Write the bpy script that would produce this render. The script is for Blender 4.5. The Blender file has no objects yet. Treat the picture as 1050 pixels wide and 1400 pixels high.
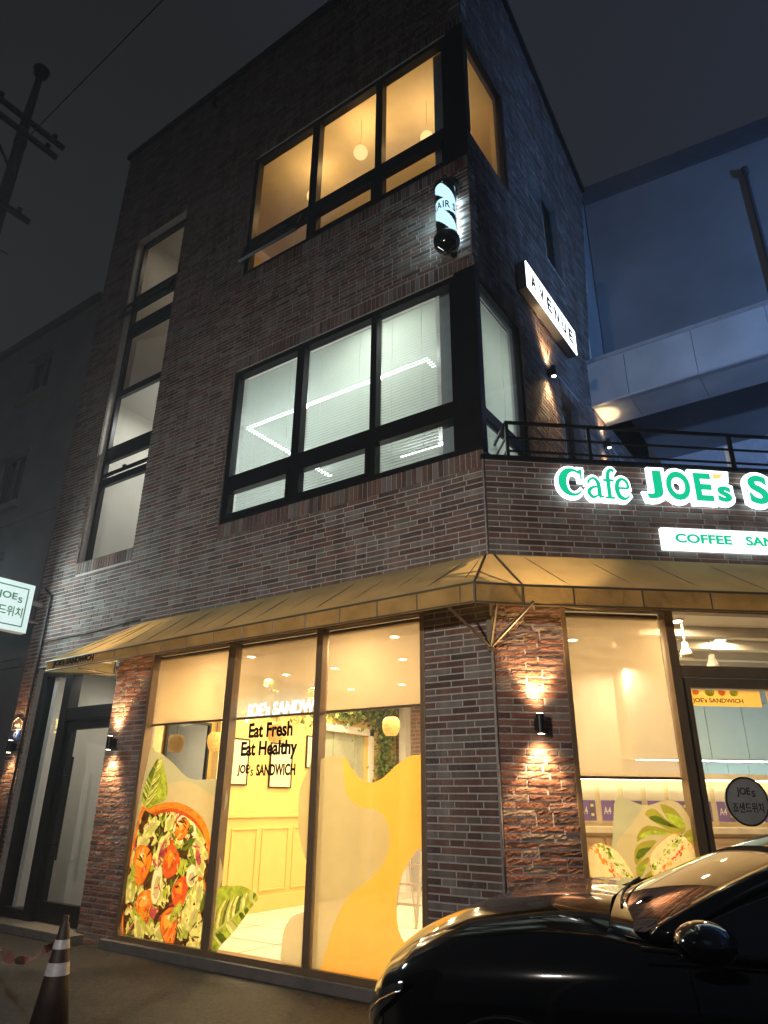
import bpy, bmesh, math, random
from mathutils import Vector, Matrix
from mathutils.geometry import tessellate_polygon
random.seed(7)
SC = bpy.context.scene
# ------------------------------------------------------------------ camera
cam_d = bpy.data.cameras.new('camera'); CAM = bpy.data.objects.new('camera', cam_d); SC.collection.objects.link(CAM)
cam_d.sensor_fit = 'HORIZONTAL'; cam_d.sensor_width = 36.0; cam_d.lens = 32.366
cam_d.clip_start = 0.05; cam_d.clip_end = 2000
_r = Vector((0.82353734, 0.56717057, 0.01018821)); _u = Vector((0.21161591, -0.3238331, 0.92214469)); _f = Vector((-0.52631261, 0.7572646, 0.38671096))
CAM.matrix_world = Matrix(((_r.x, _u.x, -_f.x, 2.8205), (_r.y, _u.y, -_f.y, -5.8532), (_r.z, _u.z, -_f.z, 1.6), (0, 0, 0, 1)))
SC.camera = CAM
# ------------------------------------------------------------------ render
SC.render.engine = 'CYCLES'
cy = SC.cycles
cy.use_denoising = True
try: cy.denoiser = 'OPENIMAGEDENOISE'
except Exception: pass
cy.max_bounces = 6; cy.diffuse_bounces = 3; cy.glossy_bounces = 3; cy.transmission_bounces = 4; cy.transparent_max_bounces = 12
cy.sample_clamp_indirect = 4.0; cy.caustics_reflective = False; cy.caustics_refractive = False
SC.view_settings.view_transform = 'Standard'; SC.view_settings.look = 'None'; SC.view_settings.exposure = 0; SC.view_settings.gamma = 1
# ------------------------------------------------------------------ night sky
W = bpy.data.worlds.new('World'); SC.world = W; W.use_nodes = True
nt = W.node_tree; bg = nt.nodes['Background']
sky = nt.nodes.new('ShaderNodeTexSky'); sky.sky_type = 'NISHITA'; sky.sun_disc = False
sky.sun_elevation = math.radians(-4); sky.sun_rotation = math.radians(60)
mx = nt.nodes.new('ShaderNodeMix'); mx.data_type = 'RGBA'; mx.blend_type = 'ADD'; mx.inputs[0].default_value = 0.05
nt.links.new(sky.outputs[0], mx.inputs[7])
tc = nt.nodes.new('ShaderNodeTexCoord'); nz = nt.nodes.new('ShaderNodeTexNoise'); nz.inputs['Scale'].default_value = 1.3
nt.links.new(tc.outputs['Generated'], nz.inputs['Vector'])
cr = nt.nodes.new('ShaderNodeValToRGB'); cr.color_ramp.elements[0].color = (0.0145, 0.0148, 0.0160, 1); cr.color_ramp.elements[1].color = (0.024, 0.030, 0.048, 1)
sx = nt.nodes.new('ShaderNodeSeparateXYZ'); nt.links.new(tc.outputs['Generated'], sx.inputs[0])
ma = nt.nodes.new('ShaderNodeMath'); ma.operation = 'MULTIPLY_ADD'; ma.inputs[1].default_value = .7; nt.links.new(sx.outputs[0], ma.inputs[0]); nt.links.new(nz.outputs['Fac'], ma.inputs[2])
nt.links.new(ma.outputs[0], cr.inputs[0]); nt.links.new(cr.outputs[0], mx.inputs[6]); nt.links.new(mx.outputs[2], bg.inputs[0])
bg.inputs[1].default_value = 1.0
# faint overcast night glow
sl = bpy.data.lights.new('night_glow', 'SUN'); sl.energy = 0.02; sl.angle = math.radians(30); sl.color = (0.9, 0.93, 1)
so = bpy.data.objects.new('night_glow', sl); SC.collection.objects.link(so); so.rotation_euler = (math.radians(50), 0, math.radians(25))

# ------------------------------------------------------------------ materials
def nn(nt, t, **k):
    n = nt.nodes.new(t)
    for a, b in k.items(): setattr(n, a, b)
    return n
def pbr(name, col, rough=0.6, metal=0.0, var=0.12, vs=6.0, bump=0.0, bs=40.0, emit=None, es=0.0, coat=0.0, spec=0.5):
    m = bpy.data.materials.new(name); m.use_nodes = True; nt = m.node_tree; b = nt.nodes['Principled BSDF']
    b.inputs['Roughness'].default_value = rough; b.inputs['Metallic'].default_value = metal
    b.inputs['Coat Weight'].default_value = coat; b.inputs['Coat Roughness'].default_value = 0.03
    b.inputs['Specular IOR Level'].default_value = spec
    t = nn(nt, 'ShaderNodeTexCoord')
    n = nn(nt, 'ShaderNodeTexNoise'); n.inputs['Scale'].default_value = vs; n.inputs['Detail'].default_value = 6
    nt.links.new(t.outputs['Object'], n.inputs['Vector'])
    r = nn(nt, 'ShaderNodeMapRange'); r.inputs[1].default_value = .3; r.inputs[2].default_value = .7
    r.inputs[3].default_value = 1 - var; r.inputs[4].default_value = 1 + var
    nt.links.new(n.outputs['Fac'], r.inputs[0])
    mu = nn(nt, 'ShaderNodeVectorMath', operation='SCALE'); mu.inputs[0].default_value = col[:3]
    nt.links.new(r.outputs[0], mu.inputs['Scale']); nt.links.new(mu.outputs[0], b.inputs['Base Color'])
    if bump:
        n2 = nn(nt, 'ShaderNodeTexNoise'); n2.inputs['Scale'].default_value = bs; n2.inputs['Detail'].default_value = 5
        nt.links.new(t.outputs['Object'], n2.inputs['Vector'])
        bp = nn(nt, 'ShaderNodeBump'); bp.inputs['Strength'].default_value = 1; bp.inputs['Distance'].default_value = bump
        nt.links.new(n2.outputs['Fac'], bp.inputs['Height']); nt.links.new(bp.outputs[0], b.inputs['Normal'])
    if emit:
        b.inputs['Emission Color'].default_value = (*emit, 1); b.inputs['Emission Strength'].default_value = es
    return m
def glow(name, col, s):
    m = bpy.data.materials.new(name); m.use_nodes = True; nt = m.node_tree; nt.nodes.remove(nt.nodes['Principled BSDF'])
    e = nn(nt, 'ShaderNodeEmission'); e.inputs[0].default_value = (*col, 1); e.inputs[1].default_value = s
    nt.links.new(e.outputs[0], nt.nodes['Material Output'].inputs[0]); return m
def glassm(name, tint=(1, 1, 1), refl=1.0, rough=0.0):
    m = bpy.data.materials.new(name); m.use_nodes = True; nt = m.node_tree; nt.nodes.remove(nt.nodes['Principled BSDF'])
    tr = nn(nt, 'ShaderNodeBsdfTransparent'); tr.inputs[0].default_value = (*tint, 1)
    gl = nn(nt, 'ShaderNodeBsdfGlossy'); gl.inputs['Roughness'].default_value = rough
    fr = nn(nt, 'ShaderNodeFresnel'); geo = nn(nt, 'ShaderNodeNewGeometry'); mr = nn(nt, 'ShaderNodeMapRange'); mr.inputs[3].default_value = 1.5; mr.inputs[4].default_value = 1 / 1.5
    nt.links.new(geo.outputs['Backfacing'], mr.inputs[0]); nt.links.new(mr.outputs[0], fr.inputs[0])  # same reflectance from both sides of a thin pane
    mm = nn(nt, 'ShaderNodeMath', operation='MULTIPLY'); mm.inputs[1].default_value = refl; nt.links.new(fr.outputs[0], mm.inputs[0])
    mi = nn(nt, 'ShaderNodeMixShader'); nt.links.new(mm.outputs[0], mi.inputs[0]); nt.links.new(tr.outputs[0], mi.inputs[1]); nt.links.new(gl.outputs[0], mi.inputs[2])
    nt.links.new(mi.outputs[0], nt.nodes['Material Output'].inputs[0]); return m
def sheet(name, col, transp=0.2, transl=0.5, var=0.05, vs=3.0, bump=0):
    """thin fabric or printed film: diffuse + translucent + a little see-through"""
    m = bpy.data.materials.new(name); m.use_nodes = True; nt = m.node_tree; nt.nodes.remove(nt.nodes['Principled BSDF'])
    t = nn(nt, 'ShaderNodeTexCoord'); n = nn(nt, 'ShaderNodeTexNoise'); n.inputs['Scale'].default_value = vs; n.inputs['Detail'].default_value = 4
    nt.links.new(t.outputs['Object'], n.inputs['Vector'])
    r = nn(nt, 'ShaderNodeMapRange'); r.inputs[1].default_value = .3; r.inputs[2].default_value = .7; r.inputs[3].default_value = 1 - var; r.inputs[4].default_value = 1 + var
    nt.links.new(n.outputs['Fac'], r.inputs[0])
    mu = nn(nt, 'ShaderNodeVectorMath', operation='SCALE'); mu.inputs[0].default_value = col; nt.links.new(r.outputs[0], mu.inputs['Scale'])
    d = nn(nt, 'ShaderNodeBsdfDiffuse'); tl = nn(nt, 'ShaderNodeBsdfTranslucent'); tr = nn(nt, 'ShaderNodeBsdfTransparent')
    nt.links.new(mu.outputs[0], d.inputs[0]); nt.links.new(mu.outputs[0], tl.inputs[0])
    if bump:
        nb = nn(nt, 'ShaderNodeTexNoise'); nb.inputs['Scale'].default_value = 3.5; nb.inputs['Detail'].default_value = 4; nb.inputs['Distortion'].default_value = 1.5; nt.links.new(t.outputs['Object'], nb.inputs['Vector'])
        bp = nn(nt, 'ShaderNodeBump'); bp.inputs['Distance'].default_value = bump; nt.links.new(nb.outputs['Fac'], bp.inputs['Height']); nt.links.new(bp.outputs[0], d.inputs['Normal'])
    a = nn(nt, 'ShaderNodeMixShader'); a.inputs[0].default_value = transl; nt.links.new(d.outputs[0], a.inputs[1]); nt.links.new(tl.outputs[0], a.inputs[2])
    b = nn(nt, 'ShaderNodeMixShader'); b.inputs[0].default_value = transp; nt.links.new(a.outputs[0], b.inputs[1]); nt.links.new(tr.outputs[0], b.inputs[2])
    nt.links.new(b.outputs[0], nt.nodes['Material Output'].inputs[0]); return m
def brickm(name, cols, bump=0.004):
    m = bpy.data.materials.new(name); m.use_nodes = True; nt = m.node_tree; b = nt.nodes['Principled BSDF']; b.inputs['Roughness'].default_value = .85
    g = nn(nt, 'ShaderNodeNewGeometry'); cr = nn(nt, 'ShaderNodeValToRGB'); cr.color_ramp.interpolation = 'LINEAR'
    el = cr.color_ramp.elements
    for i, (p, c) in enumerate(cols):
        e = el[i] if i < 2 else el.new(p)
        e.position = p; e.color = (*c, 1)
    nt.links.new(g.outputs['Random Per Island'], cr.inputs[0])
    t = nn(nt, 'ShaderNodeTexCoord')
    n = nn(nt, 'ShaderNodeTexNoise'); n.inputs['Scale'].default_value = 28; n.inputs['Detail'].default_value = 6; n.inputs['Roughness'].default_value = .7
    nt.links.new(t.outputs['Object'], n.inputs['Vector'])
    r = nn(nt, 'ShaderNodeMapRange'); r.inputs[1].default_value = .42; r.inputs[2].default_value = .68; nt.links.new(n.outputs['Fac'], r.inputs[0])
    n3 = nn(nt, 'ShaderNodeTexNoise'); n3.inputs['Scale'].default_value = 1.1; n3.inputs['Detail'].default_value = 5; nt.links.new(t.outputs['Object'], n3.inputs['Vector'])
    r3 = nn(nt, 'ShaderNodeMapRange'); r3.inputs[1].default_value = .45; r3.inputs[2].default_value = .62; r3.inputs[4].default_value = .7; nt.links.new(n3.outputs['Fac'], r3.inputs[0])
    mm = nn(nt, 'ShaderNodeMath', operation='MULTIPLY'); nt.links.new(r.outputs[0], mm.inputs[0]); nt.links.new(r3.outputs[0], mm.inputs[1])
    mx = nn(nt, 'ShaderNodeMix', data_type='RGBA'); mx.inputs[7].default_value = (.20, .19, .185, 1)
    mp = nn(nt, 'ShaderNodeMapping'); mp.inputs['Scale'].default_value = (3.2, 3.2, .28); nt.links.new(t.outputs['Object'], mp.inputs[0])
    n4 = nn(nt, 'ShaderNodeTexNoise'); n4.inputs['Scale'].default_value = 1.6; n4.inputs['Detail'].default_value = 7; n4.inputs['Roughness'].default_value = .65; nt.links.new(mp.outputs[0], n4.inputs['Vector'])
    r4 = nn(nt, 'ShaderNodeMapRange'); r4.inputs[1].default_value = .35; r4.inputs[2].default_value = .65; r4.inputs[3].default_value = .62; r4.inputs[4].default_value = 1.22; nt.links.new(n4.outputs['Fac'], r4.inputs[0])
    sc_ = nn(nt, 'ShaderNodeVectorMath', operation='SCALE'); nt.links.new(mx.outputs[2], sc_.inputs[0]); nt.links.new(r4.outputs[0], sc_.inputs['Scale'])
    nt.links.new(mm.outputs[0], mx.inputs[0]); nt.links.new(cr.outputs[0], mx.inputs[6]); nt.links.new(sc_.outputs[0], b.inputs['Base Color'])
    n2 = nn(nt, 'ShaderNodeTexNoise'); n2.inputs['Scale'].default_value = 55; n2.inputs['Detail'].default_value = 6; nt.links.new(t.outputs['Object'], n2.inputs['Vector'])
    bp = nn(nt, 'ShaderNodeBump'); bp.inputs['Distance'].default_value = bump; nt.links.new(n2.outputs['Fac'], bp.inputs['Height']); nt.links.new(bp.outputs[0], b.inputs['Normal'])
    return m
BR = brickm('clay_brick', [(0, (.06, .042, .036)), (1, (.20, .18, .162)), (.25, (.115, .062, .048)), (.5, (.165, .092, .068)), (.75, (.13, .11, .096))])
BRR = brickm('rustic_brick', [(0, (.10, .045, .03)), (1, (.30, .22, .17)), (.3, (.22, .085, .05)), (.6, (.30, .13, .08)), (.8, (.20, .12, .09))], .006)
MORT2 = pbr('dark_mortar', (.14, .13, .13), .9, var=.15, vs=20)
MORT = pbr('mortar', (.40, .38, .36), .9, var=.15, vs=20, bump=.002, bs=120)
DARKM = pbr('dark_aluminium', (.02, .021, .024), .38, .6, bump=.0004)
BRONZE = pbr('bronze_aluminium', (.22, .15, .085), .45, .3)
BLACK = pbr('black_metal', (.012, .012, .013), .45, .3)
GL = glassm('window_glass', (.96, .98, .97)); GLD = glassm('tinted_glass', (.8, .82, .82), 1.2)
WHITE = pbr('white_paint', (.78, .77, .74), .7, var=.04)
YEL = pbr('yellow_paint', (.80, .58, .20), .6, var=.03)
CEIL = pbr('ceiling_paint', (.75, .73, .70), .8, var=.05)
GREYC = pbr('concrete', (.30, .30, .31), .85, var=.15, vs=2.5, bump=.003, bs=30)

# ------------------------------------------------------------------ object helpers
COL = SC.collection
def tag(o, label=None, cat=None, group=None, kind=None):
    if label: o['label'] = label
    if cat: o['category'] = cat
    if group: o['group'] = group
    if kind: o['kind'] = kind
    return o
def thing(name, label, cat, loc=(0, 0, 0), group=None, rz=0):
    o = bpy.data.objects.new(name, None); COL.objects.link(o); o.location = loc; o.rotation_euler = (0, 0, rz); o.empty_display_size = .1
    return tag(o, label, cat, group)
class Fr:
    """wall frame: u along the wall, z up, w outward"""
    def __init__(s, o, du, dn): s.o = Vector(o); s.u = Vector(du); s.n = Vector(dn)
    def p(s, u, z, w=0): return s.o + s.u * u + s.n * w + Vector((0, 0, z))
c40, s40 = math.cos(math.radians(40)), math.sin(math.radians(40))
FA = Fr((0, 0, 0), (1, 0, 0), (0, -1, 0)); FB = Fr((0, 0, 0), (0, 1, 0), (1, 0, 0)); FC = Fr((0, 0, 0), (c40, s40, 0), (s40, -c40, 0))
FW = Fr((0, 0, 0), (1, 0, 0), (0, 1, 0))
class MB:
    def __init__(s): s.v = []; s.f = []; s.m = []
    def poly(s, pts, m=0):
        n = len(s.v); s.v += [tuple(p) for p in pts]; s.f.append(tuple(range(n, n + len(pts)))); s.m.append(m)
    def hexa(s, P, m=0):
        n = len(s.v); s.v += [tuple(p) for p in P]
        for f in ((0, 1, 2, 3), (7, 6, 5, 4), (0, 4, 5, 1), (1, 5, 6, 2), (2, 6, 7, 3), (3, 7, 4, 0)): s.f.append(tuple(n + i for i in f)); s.m.append(m)
    def box(s, F, u0, u1, z0, z1, w0, w1, m=0):
        s.hexa([F.p(u0, z0, w0), F.p(u1, z0, w0), F.p(u1, z1, w0), F.p(u0, z1, w0), F.p(u0, z0, w1), F.p(u1, z0, w1), F.p(u1, z1, w1), F.p(u0, z1, w1)], m)
    def prism(s, F, pts, w0, w1, m=0):
        n = len(s.v); k = len(pts)
        s.v += [tuple(F.p(a, b, w0)) for a, b in pts] + [tuple(F.p(a, b, w1)) for a, b in pts]
        for t in tessellate_polygon([[Vector((a, b, 0)) for a, b in pts]]):
            s.f.append(tuple(n + i for i in t)); s.m.append(m); s.f.append(tuple(n + k + i for i in reversed(t))); s.m.append(m)
        for i in range(k): j = (i + 1) % k; s.f.append((n + i, n + j, n + k + j, n + k + i)); s.m.append(m)
    def rings(s, rings, m=0, caps=True, closed=True):
        n = len(s.v); k = len(rings[0])
        for r in rings: s.v += [tuple(p) for p in r]
        for a in range(len(rings) - 1):
            for i in range(k if closed else k - 1):
                j = (i + 1) % k; s.f.append((n + a * k + i, n + a * k + j, n + (a + 1) * k + j, n + (a + 1) * k + i)); s.m.append(m)
        if caps: s.f.append(tuple(n + i for i in reversed(range(k)))); s.m.append(m); s.f.append(tuple(n + (len(rings) - 1) * k + i for i in range(k))); s.m.append(m)
    def tube(s, pts, r, n=8, m=0, caps=True):
        pts = [Vector(p) for p in pts]; R = []
        for i, p in enumerate(pts):
            d = (pts[min(i + 1, len(pts) - 1)] - pts[max(i - 1, 0)]).normalized()
            a = Vector((0, 0, 1)) if abs(d.z) < .9 else Vector((1, 0, 0)); x = d.cross(a).normalized(); y = d.cross(x)
            rr = r[i] if isinstance(r, (list, tuple)) else r
            R.append([p + x * rr * math.cos(2 * math.pi * k / n) + y * rr * math.sin(2 * math.pi * k / n) for k in range(n)])
        s.rings(R, m, caps)
    def lathe(s, c, prof, n=20, m=0, axis=(0, 0, 1)):
        c = Vector(c); ax = Vector(axis).normalized(); a = Vector((1, 0, 0)) if abs(ax.x) < .9 else Vector((0, 1, 0)); x = ax.cross(a).normalized(); y = ax.cross(x)
        s.rings([[c + ax * h + (x * math.cos(2 * math.pi * k / n) + y * math.sin(2 * math.pi * k / n)) * r for k in range(n)] for r, h in prof], m)
    def build(s, name, mats, parent=None, smooth=False, bevel=0, sub=0):
        me = bpy.data.meshes.new(name); me.from_pydata(s.v, [], s.f); me.update()
        if not isinstance(mats, (list, tuple)): mats = [mats]
        for m in mats: me.materials.append(m)
        me.polygons.foreach_set('material_index', s.m)
        bm = bmesh.new(); bm.from_mesh(me); bmesh.ops.recalc_face_normals(bm, faces=bm.faces); bm.to_mesh(me); bm.free()
        if smooth: me.polygons.foreach_set('use_smooth', [True] * len(me.polygons))
        o = bpy.data.objects.new(name, me); COL.objects.link(o)
        if bevel: b = o.modifiers.new('bevel', 'BEVEL'); b.width = bevel; b.segments = 2; b.limit_method = 'ANGLE'
        if sub: b = o.modifiers.new('sub', 'SUBSURF'); b.levels = sub; b.render_levels = sub
        if parent is not None:
            o.parent = parent
            o.matrix_parent_inverse = world_of(parent).inverted()
        return o
def world_of(o):
    m = Matrix.Translation(o.location) @ o.rotation_euler.to_matrix().to_4x4()
    if o.parent is not None: m = world_of(o.parent) @ o.matrix_parent_inverse @ m
    return m
def text(body, F, u0, u1, z0, z1, w, mat, name, parent=None, depth=.004, bold=0.0, shear=0.0, wrap=None, warp=None):
    cu = bpy.data.curves.new(name, 'FONT'); cu.body = body; cu.extrude = .01; cu.offset = bold; cu.shear = shear; cu.resolution_u = 4
    t = bpy.data.objects.new(name, cu); COL.objects.link(t); bpy.context.view_layer.update()
    me = bpy.data.meshes.new_from_object(t.evaluated_get(bpy.context.evaluated_depsgraph_get()))
    bpy.data.objects.remove(t)
    xs = [v.co.x for v in me.vertices]; ys = [v.co.y for v in me.vertices]; x0, x1, y0, y1 = min(xs), max(xs), min(ys), max(ys)
    for v in me.vertices:
        a = (v.co.x - x0) / (x1 - x0); b = (v.co.y - y0) / (y1 - y0)
        u = u0 + a * (u1 - u0); z = z0 + b * (z1 - z0); d = w + (v.co.z + .01) / .02 * depth
        v.co = warp(u, z, d) if warp else F.p(u, z, d)
    me.materials.clear(); me.materials.append(mat); me.name = name
    o = bpy.data.objects.new(name, me); COL.objects.link(o)
    if parent is not None: o.parent = parent; o.matrix_parent_inverse = world_of(parent).inverted()
    return o
def area(name, loc, size, energy, col, rot=(0, 0, 0), parent=None, spread=180):
    l = bpy.data.lights.new(name, 'AREA'); l.shape = 'RECTANGLE'; l.size, l.size_y = size; l.energy = energy; l.color = col; l.spread = math.radians(spread)
    o = bpy.data.objects.new(name, l); COL.objects.link(o); o.location = loc; o.rotation_euler = rot
    if parent is not None: o.parent = parent; o.matrix_parent_inverse = world_of(parent).inverted()
    return o
def spot(name, loc, target, energy, col, ang, blend=.6, r=.02, parent=None):
    l = bpy.data.lights.new(name, 'SPOT'); l.energy = energy; l.color = col; l.spot_size = math.radians(ang); l.spot_blend = blend; l.shadow_soft_size = r
    o = bpy.data.objects.new(name, l); COL.objects.link(o); o.location = loc
    o.rotation_euler = (Vector(target) - Vector(loc)).to_track_quat('-Z', 'Y').to_euler()
    if parent is not None: o.parent = parent; o.matrix_parent_inverse = world_of(parent).inverted()
    return o

# ------------------------------------------------------------------ brick walls
def brick_wall(F, ufun, z0, z1, holes, edges_u, edges_z, name, parent, mats, course=.062, L=.29, rough=0.0, skip=None, joint=.0145, seed=1, clip=None):
    """real bricks on a mortar sheet. ufun(z)->(u0,u1); holes: (u0,u1,z0,z1)"""
    rn = random.Random(seed); mb = MB(); z = z0; row = 0
    while z < z1 - .01:
        h = min(course, z1 - z); zm = z + h / 2; a, b = ufun(zm)
        iv = [(a, b)]
        for (p, q, r, s) in holes:
            if r - .01 < zm < s + .01:
                nv = []
                for (x, y) in iv:
                    if q <= x or p >= y: nv.append((x, y)); continue
                    if p > x: nv.append((x, p))
                    if q < y: nv.append((q, y))
                iv = nv
        for (x, y) in iv:
            if y - x < .02: continue
            u = x; first = True
            while u < y - .001:
                l = L if rn.random() < .72 else L * .5
                if first: l = L * (.5 if row % 2 else 1) * rn.choice((1, .8)); first = False
                e = u + l
                if y - e < L * .28: e = y
                e = min(e, y)
                u0, u1 = u + (joint / 2 if u > x else 0), e - (joint / 2 if e < y else 0)
                zz0, zz1 = z + joint / 2, z + h - joint / 2 + 0
                d = rn.uniform(-.001, .003); j = lambda: d + rn.uniform(-.0015, .0015)
                if rough <= 0:
                    mb.hexa([F.p(u0, zz0, -.02), F.p(u1, zz0, -.02), F.p(u1, zz1, -.02), F.p(u0, zz1, -.02), F.p(u0, zz0, j()), F.p(u1, zz0, j()), F.p(u1, zz1, j()), F.p(u0, zz1, j())], 0)
                else:
                    nu = 6; nv_ = 3; n0 = len(mb.v); dd = d + rn.uniform(-.5, 1) * rough
                    for iz in range(nv_ + 1):
                        for iu in range(nu + 1):
                            ed = iu in (0, nu) or iz in (0, nv_)
                            w = dd + rn.uniform(-1, 1) * rough * .5 - (rough * .25 if ed else 0)
                            mb.v.append(tuple(F.p(u0 + (u1 - u0) * iu / nu + (0 if iu in (0, nu) else rn.uniform(-.004, .004)), zz0 + (zz1 - zz0) * iz / nv_ + (rn.uniform(-.0025, .0025)), w)))
                    for iz in range(nv_):
                        for iu in range(nu):
                            k = n0 + iz * (nu + 1) + iu; mb.f.append((k, k + 1, k + nu + 2, k + nu + 1)); mb.m.append(0)
                    per = [n0 + i for i in range(nu + 1)] + [n0 + (i + 1) * (nu + 1) + nu for i in range(nv_)] + [n0 + nv_ * (nu + 1) + nu - 1 - i for i in range(nu)] + [n0 + (nv_ - 1 - i) * (nu + 1) for i in range(nv_ - 1)]
                    n1 = len(mb.v)
                    for k in per:
                        q = Vector(mb.v[k]); w = (q - F.o).dot(F.n); mb.v.append(tuple(q - F.n * (w + .02)))
                    for i in range(len(per)):
                        jx = (i + 1) % len(per); mb.f.append((per[i], per[jx], n1 + jx, n1 + i)); mb.m.append(0)
                u = e
        z += course; row += 1
    # mortar sheet in rectangles around the holes, a real 0.2 m thick wall
    U = sorted(set(edges_u)); Z = sorted(set(edges_z))
    for i in range(len(U) - 1):
        for k in range(len(Z) - 1):
            um, zm = (U[i] + U[i + 1]) / 2, (Z[k] + Z[k + 1]) / 2
            if any(p < um < q and r < zm < s for (p, q, r, s) in holes): continue
            if clip and not clip(um, zm): continue
            mb.box(F, U[i], U[i + 1], Z[k], Z[k + 1], -.19, -.005, 1)
    return mb.build(name, mats, parent)
def soldier(F, u0, u1, z0, z1, name, parent, mat, step=.068, vertical=True, w0=-.16, w1=.006, seed=3):
    """a course of bricks on end round an opening, reaching into the reveal"""
    rn = random.Random(seed); mb = MB()
    n = max(1, round(((u1 - u0) if vertical else (z1 - z0)) / step)); st = ((u1 - u0) if vertical else (z1 - z0)) / n
    for i in range(n):
        d = rn.uniform(-.002, .003)
        if vertical: mb.box(F, u0 + i * st + .005, u0 + (i + 1) * st - .005, z0 + .004, z1 - .004, w0, w1 + d, 0)
        else: mb.box(F, u0 + .004, u1 - .004, z0 + i * st + .005, z0 + (i + 1) * st - .005, w0, w1 + d, 0)
    mb.box(F, u0 + .001, u1 - .001, z0 + .001, z1 - .001, w0 + .002, w1 - .006, 1)
    return mb.build(name, mat, parent)

# ================================================================== SETTING
def plane(name, F, u0, u1, z0, z1, mat, **k): pass
def ground_mat():
    m = pbr('asphalt', (.012, .0102, .0088), .7, var=.35, vs=1.3, bump=.012, bs=70)
    nt = m.node_tree; b = nt.nodes['Principled BSDF']; t = nn(nt, 'ShaderNodeTexCoord'); v = nn(nt, 'ShaderNodeTexVoronoi'); v.inputs['Scale'].default_value = 42; nt.links.new(t.outputs['Object'], v.inputs['Vector'])
    r = nn(nt, 'ShaderNodeMapRange'); r.inputs[1].default_value = .2; r.inputs[2].default_value = .8; r.inputs[3].default_value = .15; r.inputs[4].default_value = 2.8; nt.links.new(v.outputs['Color'], r.inputs[0])
    old = b.inputs['Base Color'].links[0].from_socket; mu = nn(nt, 'ShaderNodeVectorMath', operation='SCALE'); nt.links.new(old, mu.inputs[0]); nt.links.new(r.outputs[0], mu.inputs['Scale']); nt.links.new(mu.outputs[0], b.inputs['Base Color'])
    return m
ground = MB(); ground.poly([(-80, -80, 0), (80, -80, 0), (80, 80, 0), (-80, 80, 0)])
tag(ground.build('ground', ground_mat()), kind='structure')

# ================================================================== THE BRICK BUILDING
BL = thing('brick_building', 'three storey dark brown brick corner building with lit windows and cafe below', 'building', (0, 0, 0))
TOPA = 14.62
# openings (u0,u1,z0,z1)
A_GF = (-4.98, -.74, .10, 3.42); A_DR = (-7.74, -5.70, .0, 3.45); A_2F = (-3.98, 0, 5.02, 7.47); A_3F = (-4.06, 0, 9.31, 11.9)
A_ST = (-7.22, -5.80, 5.06, 11.75)
holesA = [A_GF, A_DR, A_2F, A_3F, A_ST]
sol = .20
def pad(h, t=sol, b=sol): return (h[0], h[1], h[2] - b, h[3] + t)
hA = [A_GF, A_DR, pad(A_2F), pad(A_3F), pad(A_ST, .2, .2)]
EU = [-8.15] + [x for h in hA for x in h[:2]] + [0]; EZ = [0, TOPA, 4.9] + [x for h in hA for x in h[2:]]
brick_wall(FA, lambda z: (-8.15, 0), 3.47, TOPA, hA, EU, [z for z in EZ if z >= 3.45] + [3.47], 'wall', BL, [BR, MORT], seed=11)
EZL = [0, .1, 3.42, 3.45, 3.47]
brick_wall(FA, lambda z: (-8.15, -7.74), 0, 3.47, [], [-8.15, -7.74], [0, 3.47], 'pillar', BL, [BRR, MORT], rough=.0035, seed=12)
brick_wall(FA, lambda z: (-5.70, -4.98), 0, 3.47, [], [-5.70, -4.98], [0, 3.47], 'pillar', BL, [BRR, MORT], rough=.0038, seed=13)
brick_wall(FA, lambda z: (-.74, -.02), 0, 3.47, [], [-.74, 0], [0, 3.47], 'pillar', BL, [BR, MORT], rough=0, seed=14)
mb = MB(); mb.box(FA, -4.98, -.74, 3.42, 3.47, -.19, -.004); mb.box(FA, -7.74, -5.7, 3.45, 3.47, -.19, -.004); mb.build('lintel', MORT, BL)
for nm, (a, b, c, d) in (('2f', A_2F), ('3f', A_3F), ('st', A_ST)):
    soldier(FA, a - (0 if nm == 'st' else .0), b - .0, d, d + sol, 'soldier_course', BL, [BR, MORT], seed=hash(nm) % 97 if False else len(nm) + int(d))
    soldier(FA, a, b - .0, c - sol, c, 'soldier_course', BL, [BR, MORT], seed=5 + int(c))
# jamb bricks
for (a, z0, z1) in ((-3.98, 5.02, 7.47), (-4.06, 9.31, 11.9), (-7.22, 5.06, 11.75)):
    soldier(FA, a - .05, a, z0, z1, 'jamb', BL, [BR, MORT], vertical=False, step=.062, w1=.012, seed=int(z1))
# wall B (upper right side), top edge falls to the back
def topB(y): return 14.62 if y < .15 else (15.25 - (y - .15) * .319 if y > .5 else 14.62 + (y - .15) * 1.5)
def uB(z):
    far = 7.5 if z < 7.75 else 4.25 + (z - 7.75) * .2
    if z > 13.57: far = max(.2, .15 + (15.25 - z) / .319)
    return (.0, far)
B_2F = (0, 1.32, 5.02, 7.42); B_3F = (0, 1.32, 9.82, 11.9); B_W2 = (2.70, 3.42, 4.95, 7.22); B_W3 = (2.72, 3.42, 9.72, 11.32); B_W4 = (5.1, 5.9, 4.95, 7.1)
hB = [(0, 1.46, 4.7, 7.62), (0, 1.46, 9.82, 12.1), (2.70, 3.56, 4.95, 7.42), (2.72, 3.56, 9.72, 11.5), (5.1, 6.04, 4.95, 7.3)]
import itertools
EUB = [0, 7.5, 4.25, 4.6, 4.9, 5.2, 5.5] + [x for h in hB for x in h[:2]]; EZB = [4.72, 7.75, 8.6, 10.5, 12.2, 13.2, 14.0, 14.62] + [x for h in hB for x in h[2:]]
brick_wall(FB, uB, 4.72, 15.2, hB, EUB, EZB, 'wall', BL, [BR, MORT], seed=21, clip=lambda u, z: u < uB(z + .2)[1] - .1)
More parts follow.
